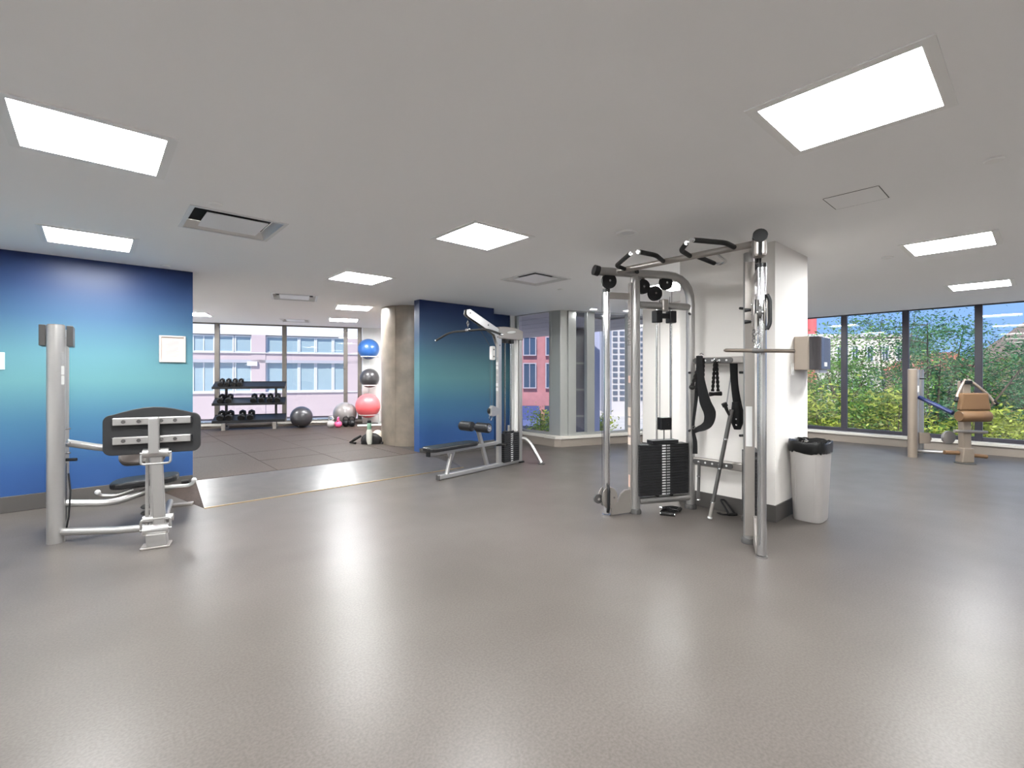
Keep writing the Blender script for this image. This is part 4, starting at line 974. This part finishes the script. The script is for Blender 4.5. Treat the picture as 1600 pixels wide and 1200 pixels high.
balls = [(576, 545.5, .262, (.022, .085, .26), 'blue exercise ball on the top ring of stand'), (577.5, 591, .243, (.036, .034, .036), 'black exercise ball on the middle ring of stand'), (575, 634, .308, (.80, .13, .14), 'coral red exercise ball on the lowest ring of stand')]
M_wt = mat('white_tube', (.80, .80, .79), .35)
for px, py, r, colr, lab in balls:
    z = z_at(py, sd); x, y = at_d(px, sd)
    ball('exercise_ball', (x, y, z), r, colr, lab)
    dz = r*.72; rr_ = math.sqrt(r*r-dz*dz)+.006
    MB().torus((x, y, z-dz-.004), rr_, .010, seg=36).build('ball_ring', M_wt, STAND)
    MB().tube([(x+rr_*rn.x, y+rr_*rn.y, z-dz-.004), (SC.x+rn.x*.30, SC.y+rn.y*.30, z-dz-.004)], .010, 8).build('ring_arm', M_wt, STAND)
    px0, py0 = SC.x+re_.x*.25+rn.x*.20, SC.y+re_.y*.25+rn.y*.20
    MB().tube([(x+rr_*re_.x*.9+rr_*rn.x*.4, y+rr_*re_.y*.9+rr_*rn.y*.4, z-dz-.004), (px0, py0, z-dz-.004)], .010, 8).build('ring_arm', M_wt, STAND)
MB().cyl((px0, py0, ZP), (px0, py0, 1.80), .016, 12).build('upright', M_wt, STAND)
MB().cyl((SC.x+rn.x*.30, SC.y+rn.y*.30, ZP), (SC.x+rn.x*.30, SC.y+rn.y*.30, 1.80), .016, 12).build('upright', M_wt, STAND)
MB().beam(SC-re_*.30-rn*.30+V3(0, 0, ZP+.02), SC+re_*.32-rn*.30+V3(0, 0, ZP+.02), .05, .04).build('base_bar', M_wt, STAND, .005)
MB().beam(SC+re_*.29-rn*.30+V3(0, 0, ZP+.02), SC+re_*.29+rn*.30+V3(0, 0, ZP+.02), .04, .04).build('base_bar', M_wt, STAND, .005)
def kettlebell(px, py, r, m, label, rot=0):
    x, y = at_z(px, py, ZP); c = Vector((x, y, ZP+r*.93))
    R = thing('kettlebell', (x, y, ZP), label, 'kettlebell')
    prof = [(max(1e-4, r*math.sin(PI*i/16)), max(-r*.93, -r*math.cos(PI*i/16))) for i in range(17)]
    MB().lathe(prof, c, 28).build('bell', m, R)
    d = Vector((math.cos(rot), math.sin(rot), 0)); z1, z2 = r*.70, r*1.95
    MB().tube([c+d*r*.55+V3(0, 0, z1), c+d*r*.80+V3(0, 0, z1+r*.55), c+d*r*.55+V3(0, 0, z2), c-d*r*.55+V3(0, 0, z2), c-d*r*.80+V3(0, 0, z1+r*.55), c-d*r*.55+V3(0, 0, z1)], r*.17, 10, r*.35).build('handle', m, R)
kettlebell(517, 668, .090, mat('kb_grey', (.36, .34, .33), .45), 'light grey kettlebell beside the pink one', 2.0)
kettlebell(528.5, 668, .085, mat('kb_pink', (.78, .10, .24), .4), 'small bright pink kettlebell on rubber tiles', 1.0)
kettlebell(540.5, 666.5, .082, M_black, 'black kettlebell next to the pink kettlebell', -.6)
kettlebell(550, 666.5, .082, M_black, 'black kettlebell at the end of the kettlebell row', -.6)
# bottle and gym bag by the column
x, y = at_z(577, 694, ZP)
R = thing('water_bottle', (x, y, ZP), 'white water bottle with green neck and black cap', 'bottle')
MB().lathe([(.048, 0), (.052, .012), (.052, .225), (.044, .258), (.032, .275), (.001, .277)], (x, y, ZP), 28).build('body', mat('bottle_cream', (.66, .65, .58), .4), R)
MB().lathe([(.036, .270), (.040, .285), (.040, .375), (.036, .385)], (x, y, ZP), 24).build('neck_sleeve', mat('bottle_green', (.24, .42, .30), .45), R)
MB().lathe([(.034, .384), (.034, .425), (.026, .435), (.001, .437)], (x, y, ZP), 24).build('cap', M_black, R)
bx_, by_ = at_d(581, 8.72)
R = thing('gym_bag', (bx_, by_, ZP), 'slumped black gym bag on the tiles beside the concrete column', 'bag')
def lump(cx, cy, z0, ax, ay, h, seed, seg=36, rings=14, name='bag_body', m=None):
    random.seed(seed); ph = [random.uniform(0, 6.28) for _ in range(6)]; rr = []
    for i in range(rings+1):
        t = i/rings; z = z0+h*t; k = math.sqrt(max(0, 1-t**2.2)); ring_ = []
        for j in range(seg):
            a = 2*PI*j/seg
            w = 1+.10*math.sin(3*a+ph[0]+2*t)+.06*math.sin(7*a+ph[1]+5*t)+.04*math.sin(11*a+ph[2])
            dx, dy = ax*k*w*math.cos(a), ay*k*w*math.sin(a)
            ring_.append((cx+a1.x*dx+a2.x*dy, cy+a1.y*dx+a2.y*dy, z+.015*math.sin(4*a+ph[3])*t))
        rr.append(ring_)
    return loft(rr)
M_bag = mat('bag_fabric', (.008, .007, .0065), .6, spec=.25, bump=.3, bscale=60)
lump(bx_, by_, ZP, .20, .13, .185, 4).build('bag_body', M_bag, R)
q = Vector((bx_, by_, ZP))
MB().tube([q+a1*-.20+V3(0, 0, .14), q+a1*-.30-a2*.06+V3(0, 0, .08), q+a1*-.36-a2*.08+V3(0, 0, .03), q+a1*-.26-a2*.12+V3(0, 0, .02)], [.022, .026, .03, .02], 10, .05).build('shoulder_strap', M_bag, R)
MB().tube([q+a1*.20+V3(0, 0, .05), q+a1*.26-a2*.02+V3(0, 0, .05), q+a1*.30-a2*.06+V3(0, 0, .03), q+a1*.20-a2*.10+V3(0, 0, .02)], [.02, .03, .03, .02], 10, .05).build('shoulder_strap', M_bag, R)
tw = q+a1*.09+a2*.06
R = thing('white_towel', (tw.x, tw.y, ZP+.1), 'crumpled white towel resting on the black gym bag', 'towel')
o = lump(tw.x, tw.y, ZP+.09, .12, .07, .14, 9).build('cloth', mat('towel_white', (.62, .56, .48), .8, bump=.4, bscale=80), R)

# ------------------------------------------------------------------ outside: street, soffit, buildings, trees
GZ = -4.6
struct(MB().prism([(-60, -60), (140, -60), (140, 140), (-60, 140)], GZ-.2, GZ).build('ground', mat('pavement', (.55, .50, .46), .8, noise=.15, nscale=.5)), 'pale street pavement below the windows')
M_soff = mat('soffit_panel', (.40, .36, .38), .6)
R = sroot('soffit_bay', (9, 9, H+.05), 'grey panelled soffit outside the bay window')
MB().prism([(6.78, 6.22), (8.65, 5.62), (11.2, 5.2), (11.2, 12.6), (7.3, 12.6), (6.80, 7.5)], H+.07, H+.30).build('soffit_core', M_grey, R)
for k in range(6):
    x0 = 6.85+k*.725
    B('panel', M_soff, R, (x0+.35, 9.35 if k > 2 else 9.6, H+.055), (.70, 6.3 if k > 2 else 5.6, .03))
# own building's dark glazed wing seen past the bay
wx = at_d(902, 13.2)
R = sroot('wall_wing', (wx[0], wx[1], GZ), 'dark glazed wing of the building past the bay window')
B('core', mat('wing_dark', (.055, .055, .09), .15), R, (wx[0], wx[1], 0), (.46, .6, 2*(H)), -TH)
for k in range(5): B('floor_band', mat('wing_band', (.12, .12, .15), .3), R, (wx[0]-a2.x*.302, wx[1]-a2.y*.302, -1.2+k*.72), (.44, .02, .05), -TH)
lx = at_d(931, 15)
struct(MB().box((lx[0], lx[1], 0), (.16, .5, 9), -TH).build('wall_fin', mat('lavender_metal', (.38, .40, .58), .4)), 'lavender metal fin outside the bay window')

def window(parent, O, A, u0, u1, z0, z1, mframe, mglass, bars=1, out=None):
    """a framed window standing proud of a facade; out = outward normal (towards us)"""
    c = O+A*((u0+u1)/2)+Vector((0, 0, (z0+z1)/2)); rz = math.atan2(A.y, A.x)
    m = MB(); t = .10
    for s in (-1, 1):
        m.box(c+A*(s*((u1-u0)/2-t/2))+out*.05, (t, .14, z1-z0), rz); m.box(c+Vector((0, 0, s*((z1-z0)/2-t/2)))+out*.05, (u1-u0-2*t, .14, t), rz)
    for b in range(bars): m.box(c+A*((b+1)/(bars+1)-.5)*(u1-u0)+out*.04, (.06, .10, z1-z0-2*t), rz)
    w = m.build('window', mframe, parent)
    MB().box(c+out*.01, (u1-u0-.1, .04, z1-z0-.1), rz).build('pane', mglass, w)
# pink apartment building opposite the studio, washed-out haze put into its pale colours
M_ppink = mat('hazed_pink_stucco', (.50, .41, .44), .8); M_pwhite = mat('pale_band', (.60, .59, .61), .7)
M_pgl = mat('facade_glass_hazed', (.30, .40, .46), .12, spec=.6); M_pfr = mat('facade_frame_pale', (.66, .70, .74), .5)
N1 = Vector((-.3681, -.9298, 0)); A1 = Vector((BW_E.x, BW_E.y, 0))
O1 = Vector((*at_d(405, 38.0), 0)); OB = thing('apartment_building', (O1.x, O1.y, GZ), 'haze paled pink apartment building across from the studio windows', 'building')
def up1(px): return on_plane(px, HZ, (O1.x, O1.y), (A1.x, A1.y))[0]
def zp1(py): return z_at(py, 38.0)
c = O1-N1*3.2
UA, UB = up1(205), up1(628); c = c+A1*((UA+UB)/2)
MB().box((c.x, c.y, 3.5), (UB-UA, 6, 17), ra_).build('wall', M_ppink, OB)
def facade(parent, O, A, N, u0, u1, z0, z1, t, m, name):
    c = O+A*((u0+u1)/2)+N*(t/2-.2); return MB().box((c.x, c.y, (z0+z1)/2), (u1-u0, t, z1-z0), math.atan2(A.y, A.x)).build(name, m, parent)
for y0, y1, mm in ((612, 652, M_ppink), (551, 563, M_ppink), (478, 524, M_pwhite)): facade(OB, O1, A1, N1, UA, UB, zp1(y1), zp1(y0), .55, mm, 'spandrel')
for y in (612.5, 551): facade(OB, O1, A1, N1, UA, UB, zp1(y+1.5), zp1(y), .70, M_pwhite, 'window_ledge')
facade(OB, O1, A1, N1, UA, UB, zp1(567), zp1(562.5), .60, mat('shade_band', (.40, .40, .46), .6), 'blind_box')
for p0, p1 in ((394, 416), (543, 560), (250, 268)): facade(OB, O1, A1, N1, up1(p0), up1(p1), GZ, zp1(524), .6, M_ppink, 'pier')
for y0, y1 in ((525, 551), (565, 612), (655, 700), (440, 476)):
    for p0, p1, b in ((268, 300, 0), (301, 336, 1), (337, 366, 0), (367, 394, 0), (416, 467, 1), (467.5, 493, 0), (493.5, 520, 0), (520.5, 543, 0), (560, 590, 1), (592, 625, 1), (210, 250, 1)):
        window(OB, O1, A1, up1(p0), up1(p1), zp1(y1), zp1(y0), M_pfr, M_pgl, b, N1)
for p0, p1, y0, y1 in ((388, 404, 565, 572),):
    facade(OB, O1, A1, N1, up1(p0), up1(p1), zp1(y1), zp1(y0), .8, M_pwhite, 'street_sign')
# rose coloured building beyond the bay window
M_rose = mat('rose_brick', (.38, .165, .185), .8, noise=.08, nscale=2); M_rgl = mat('facade_glass_blue', (.05, .075, .13), .08, spec=.7); M_rfr = mat('rose_frame', (.34, .30, .36), .5)
DB = 42.0; OR = Vector((*at_d(838, DB), 0)); A2 = Vector((CT, -ST, 0)); N2 = Vector((-ST, -CT, 0))
RB = thing('brick_building', (OR.x, OR.y, GZ), 'rose brick building with blue windows behind the bay window', 'building')
c = OR-N2*3.2
MB().box((c.x, c.y, 4.5), (11, 6, 19), -TH).build('wall', M_rose, RB)
k = DB/FPX
for i in range(-2, 3):
    for y0, y1 in ((526, 556), (567, 607), (486, 512)):
        u0 = (817-838+i*35)*k; window(RB, OR, A2, u0, u0+21*k, z_at(y1, DB), z_at(y0, DB), M_rfr, M_rgl, 1, N2)
    facade(RB, OR, A2, N2, (817-838+i*35-1)*k, (838-838+i*35+1)*k, z_at(680, DB), z_at(634, DB), .3, mat('shop_glass', (.05, .06, .10), .1), 'shop_window')
pl = [(0, z_at(634, DB)), (0, z_at(660, DB)), (2.6, z_at(660, DB)), (2.3, z_at(652, DB))]
MB().slab([(a, b) for a, b in pl], OR+A2*(-9*k)+N2*.2, N2, (0, 0, 1), 1.5).build('awning', mat('awning_blue', (.05, .07, .20), .6), RB)
# distant towers
def tower_block(px0, px1, ytop, d, col, label, rows, cols, mg):
    O = Vector((*at_d((px0+px1)/2, d), 0)); w = (px1-px0)/FPX*d; zt = z_at(ytop, d)
    R = thing('apartment_tower', (O.x, O.y, GZ), label, 'building')
    c = O+a2*6.0; MB().box((c.x, c.y, (zt+GZ)/2), (w, 11.6, zt-GZ), -TH).build('wall', mat('twr'+label[:14], col, .7), R)
    for i in range(cols):
        for j in range(rows):
            u0 = -w/2+w*(i+.18)/cols; u1 = -w/2+w*(i+.85)/cols; z0 = GZ+2+(zt-GZ-3)*(j+.2)/rows; z1 = GZ+2+(zt-GZ-3)*(j+.78)/rows
            q = O+a2*.2
            B('window', mg, R, (q+a1*((u0+u1)/2)+V3(0, 0, (z0+z1)/2))[:], (u1-u0, .3, z1-z0), -TH)
tower_block(934, 957, 470, 80, (.42, .42, .55), 'grey blue apartment tower far beyond the bay window', 16, 4, M_rgl)
tower_block(956, 1010, 505, 70, (.50, .48, .50), 'white apartment tower far beyond the bay window', 12, 5, mat('tower_glass', (.10, .12, .16), .4))
tower_block(868, 930, 500, 95, (.50, .46, .52), 'mauve tower block between the bay posts', 14, 6, M_rgl)
# low buildings behind the trees
def lowrise(px0, px1, ytop, d, m, label, gable=0, wins=4, rows=3, mroof=None, dep=8):
    O = Vector((*at_d((px0+px1)/2, d), 0)); w = (px1-px0)/FPX*d/1.0; zt = z_at(ytop, d)
    R = thing('town_building', (O.x, O.y, GZ), label, 'building')
    c = O+a2*dep/2; MB().box((c.x, c.y, (zt+GZ)/2), (w, dep-.4, zt-GZ), -TH).build('wall', m, R)
    if gable:
        MB().slab([(-w/2-.3, 0), (w/2+.3, 0), (0, gable)], O+a2*dep/2+V3(0, 0, zt), a1, (0, 0, 1), dep).build('roof', mroof, R)
    else: B('roof', mroof or M_pwhite, R, (c+V3(0, 0, zt+.12))[:], (w+.4, dep, .24), -TH)
    for i in range(wins):
        for j in range(rows):
            u0 = -w/2+w*(i+.25)/wins; u1 = -w/2+w*(i+.75)/wins; z0 = GZ+(zt-GZ)*(j+.25)/rows; z1 = GZ+(zt-GZ)*(j+.72)/rows
            window(R, O+a2*.2, a1, u0, u1, z0, z1, M_pfr, M_rgl, 1, -a2)
M_brickp = mat('pink_brick', (.58, .33, .27), .8, noise=.12, nscale=3); M_roofb = mat('brown_roof', (.25, .18, .14), .8)
lowrise(1255, 1420, 526, 46, mat('cream_stucco', (.70, .66, .60), .8), 'cream flat roofed building behind the trees', wins=7, rows=3, mroof=M_pwhite)
lowrise(1440, 1540, 578, 42, M_brickp, 'pink brick house behind the middle trees', gable=1.6, wins=4, rows=3, mroof=mat('red_roof', (.55, .16, .12), .8))
lowrise(1650, 1850, 556, 44, M_brickp, 'pink brick house with brown gable roof behind the trees', gable=4.2, wins=5, rows=3, mroof=M_roofb)
O = Vector((*at_d(1267, 40), 0)); R = thing('chimney_stack', (O.x, O.y, GZ), 'tall red chimney stack beside the white pillar', 'chimney')
MB().lathe([(.42, GZ), (.42, 6.2), (.50, 6.25), (.50, 6.6), (.40, 6.62)], (O.x, O.y, 0), 24).build('shaft', mat('red_stack', (.68, .13, .13), .5), R)
MB().lathe([(.46, 4.6), (.46, 4.8)], (O.x, O.y, 0), 24).build('band', M_pwhite, R)

M_bark = mat('bark', (.10, .075, .055), .85, noise=.3, nscale=8)
def leaf_mat(name, c):
    m = mat(name, c, .55)
    n = m.node_tree.nodes; l = m.node_tree.links; b = n['Principled BSDF']
    oi = n.new('ShaderNodeNewGeometry'); hs = n.new('ShaderNodeHueSaturation'); mr = n.new('ShaderNodeMapRange')
    l.new(oi.outputs['Random Per Island'], mr.inputs[0]); mr.inputs[3].default_value = .45; mr.inputs[4].default_value = 2.0
    l.new(mr.outputs[0], hs.inputs['Value']); hs.inputs['Color'].default_value = (*c, 1); l.new(hs.outputs[0], b.inputs['Base Color'])
    tr_ = n.new('ShaderNodeBsdfTranslucent'); l.new(hs.outputs[0], tr_.inputs[0]); mx = n.new('ShaderNodeMixShader'); mx.inputs[0].default_value = .35
    out = n['Material Output']; l.new(b.outputs[0], mx.inputs[1]); l.new(tr_.outputs[0], mx.inputs[2]); l.new(mx.outputs[0], out.inputs[0])
    return m
M_leaf = [leaf_mat('leaf_green', (.115, .235, .04)), leaf_mat('leaf_yellow', (.27, .31, .05)), leaf_mat('leaf_deep', (.05, .155, .06))]
def leaves(m, c, rad, n, size, rnd):
    for _ in range(n):
        v = Vector((rnd.gauss(0, 1), rnd.gauss(0, 1), rnd.gauss(0, .62)))*rad*.6
        p = c+v; d = Vector((rnd.gauss(0, 1), rnd.gauss(0, 1), rnd.gauss(-.2, .5))).normalized(); s = d.cross(Vector((rnd.gauss(0, 1), rnd.gauss(0, 1), rnd.gauss(0, 1)))).normalized()
        L = size*rnd.uniform(.6, 1.5); w = L*.36
        m.add([p-d*L*.5, p+s*w*.5, p+d*L*.5, p-s*w*.5], [(0, 1, 2, 3)])
def tree(px, d, top_y, spread, seed, label, mi, nleaf=13000, size=.10):
    rnd = random.Random(seed); x, y = at_d(px, d); zt = z_at(top_y, d)
    R = thing('locust_tree', (x, y, GZ), label, 'tree', 'street trees outside the windows')
    base = Vector((x, y, GZ)); hgt_ = zt-GZ
    fork = base+Vector((rnd.uniform(-.2, .2), rnd.uniform(-.2, .2), hgt_*.34))
    MB().tube([base, base+(fork-base)*.5+Vector((rnd.uniform(-.1, .1), rnd.uniform(-.1, .1), 0)), fork], [.13, .11, .09], 10).build('trunk', M_bark, R)
    fol = MB(); br = MB(); tips = []
    for i in range(9):
        a = 2*PI*i/9+rnd.uniform(-.3, .3); out = spread*rnd.uniform(.45, 1.0); zz = hgt_*rnd.uniform(.22, .60)
        tip = fork+Vector((math.cos(a)*out, math.sin(a)*out, zz)); mid = fork+(tip-fork)*.5+Vector((rnd.uniform(-.2, .2), rnd.uniform(-.2, .2), hgt_*.04))
        br.tube([fork, mid, tip], [.055, .035, .012], 6)
        for j in range(7):
            st = fork+(mid-fork)*rnd.uniform(.5, 1) if j < 3 else mid+(tip-mid)*rnd.uniform(.1, 1)
            tw_ = st+Vector((rnd.gauss(0, .55), rnd.gauss(0, .55), rnd.gauss(.10, .42)))
            br.tube([st, (st+tw_)/2+Vector((0, 0, .06)), tw_], [.018, .012, .006], 5); tips.append((tw_, .55)); tips.append(((st+tw_)/2, .4))
        tips.append((tip, .65))
    for k in range(6): tips.append((base+Vector((rnd.uniform(-.6, .6)*spread, rnd.uniform(-.6, .6)*spread, hgt_*rnd.uniform(.80, .99))), .6))
    for c, r in tips: leaves(fol, c, r, nleaf//len(tips), size, rnd)
    br.build('branches', M_bark, R)
    f = fol.build('foliage', M_leaf[mi], R); f['kind'] = 'stuff'
for px, d, ty, sp, sd_, lab, mi in (
    (1300, 17, 508, 2.2, 1, 'leafy green tree beside the pillar seen through the window', 0),
    (1352, 14.5, 500, 2.0, 2, 'feathery green tree filling the pane next to the pillar', 0),
    (1392, 19.5, 486, 2.2, 3, 'tall deep green tree between the first two mullions', 2),
    (1462, 15, 486, 2.1, 4, 'tall feathery tree right behind the torso machine', 2),
    (1510, 18, 482, 2.2, 5, 'green tree behind the torso machine mullion', 0),
    (1585, 15.5, 494, 1.9, 6, 'thin feathery tree with bare pale branches', 2),
    (1650, 19, 505, 2.2, 7, 'green tree at the far end of the windows', 0),
    (1235, 21, 520, 2.4, 8, 'green tree standing behind the white pillar', 0)):
    tree(px, d, ty, sp, sd_, lab, mi)
def shrub(px, d, ty, w, seed, label, mi):
    rnd = random.Random(seed); x, y = at_d(px, d); zt = z_at(ty, d)
    R = thing('leafy_shrub', (x, y, GZ), label, 'shrub', 'shrubs below the windows')
    st = MB(); fo = MB()
    for i in range(7):
        t = Vector((x+rnd.gauss(0, w*.4), y+rnd.gauss(0, w*.4), zt-rnd.uniform(.1, .9)))
        st.tube([(x, y, GZ), ((x+t.x)/2, (y+t.y)/2, (GZ+t.z)/2+.2), t], [.035, .025, .010], 6)
        leaves(fo, t, w*.55, 150, .13, rnd); leaves(fo, t-V3(0, 0, .9), w*.6, 150, .13, rnd)
    st.build('stem', M_bark, R); f = fo.build('foliage', M_leaf[mi], R); f['kind'] = 'stuff'
for px, d, ty, w, sd_, lab, mi in ((1285, 13.4, 615, .9, 21, 'yellow green shrub low in the window beside the pillar', 1), (1340, 13.6, 628, .9, 22, 'green shrub low behind the second pane', 0), (1395, 13.2, 612, .9, 23, 'bright green shrub beside the tower of the torso machine', 1),
    (1470, 13.2, 642, .9, 24, 'yellow green shrub low behind the torso machine', 1), (1545, 13.0, 632, .9, 25, 'pale yellow shrub behind the torso machine handles', 1), (1600, 13.3, 648, .9, 26, 'yellow green shrub at the far end of the windows', 1),
    (852, 19, 640, .8, 27, 'flowering shrub below the bay window', 1), (936, 18, 652, .7, 28, 'yellow shrub between the bay mullions', 1)):
    shrub(px, d, ty, w, sd_, lab, mi)
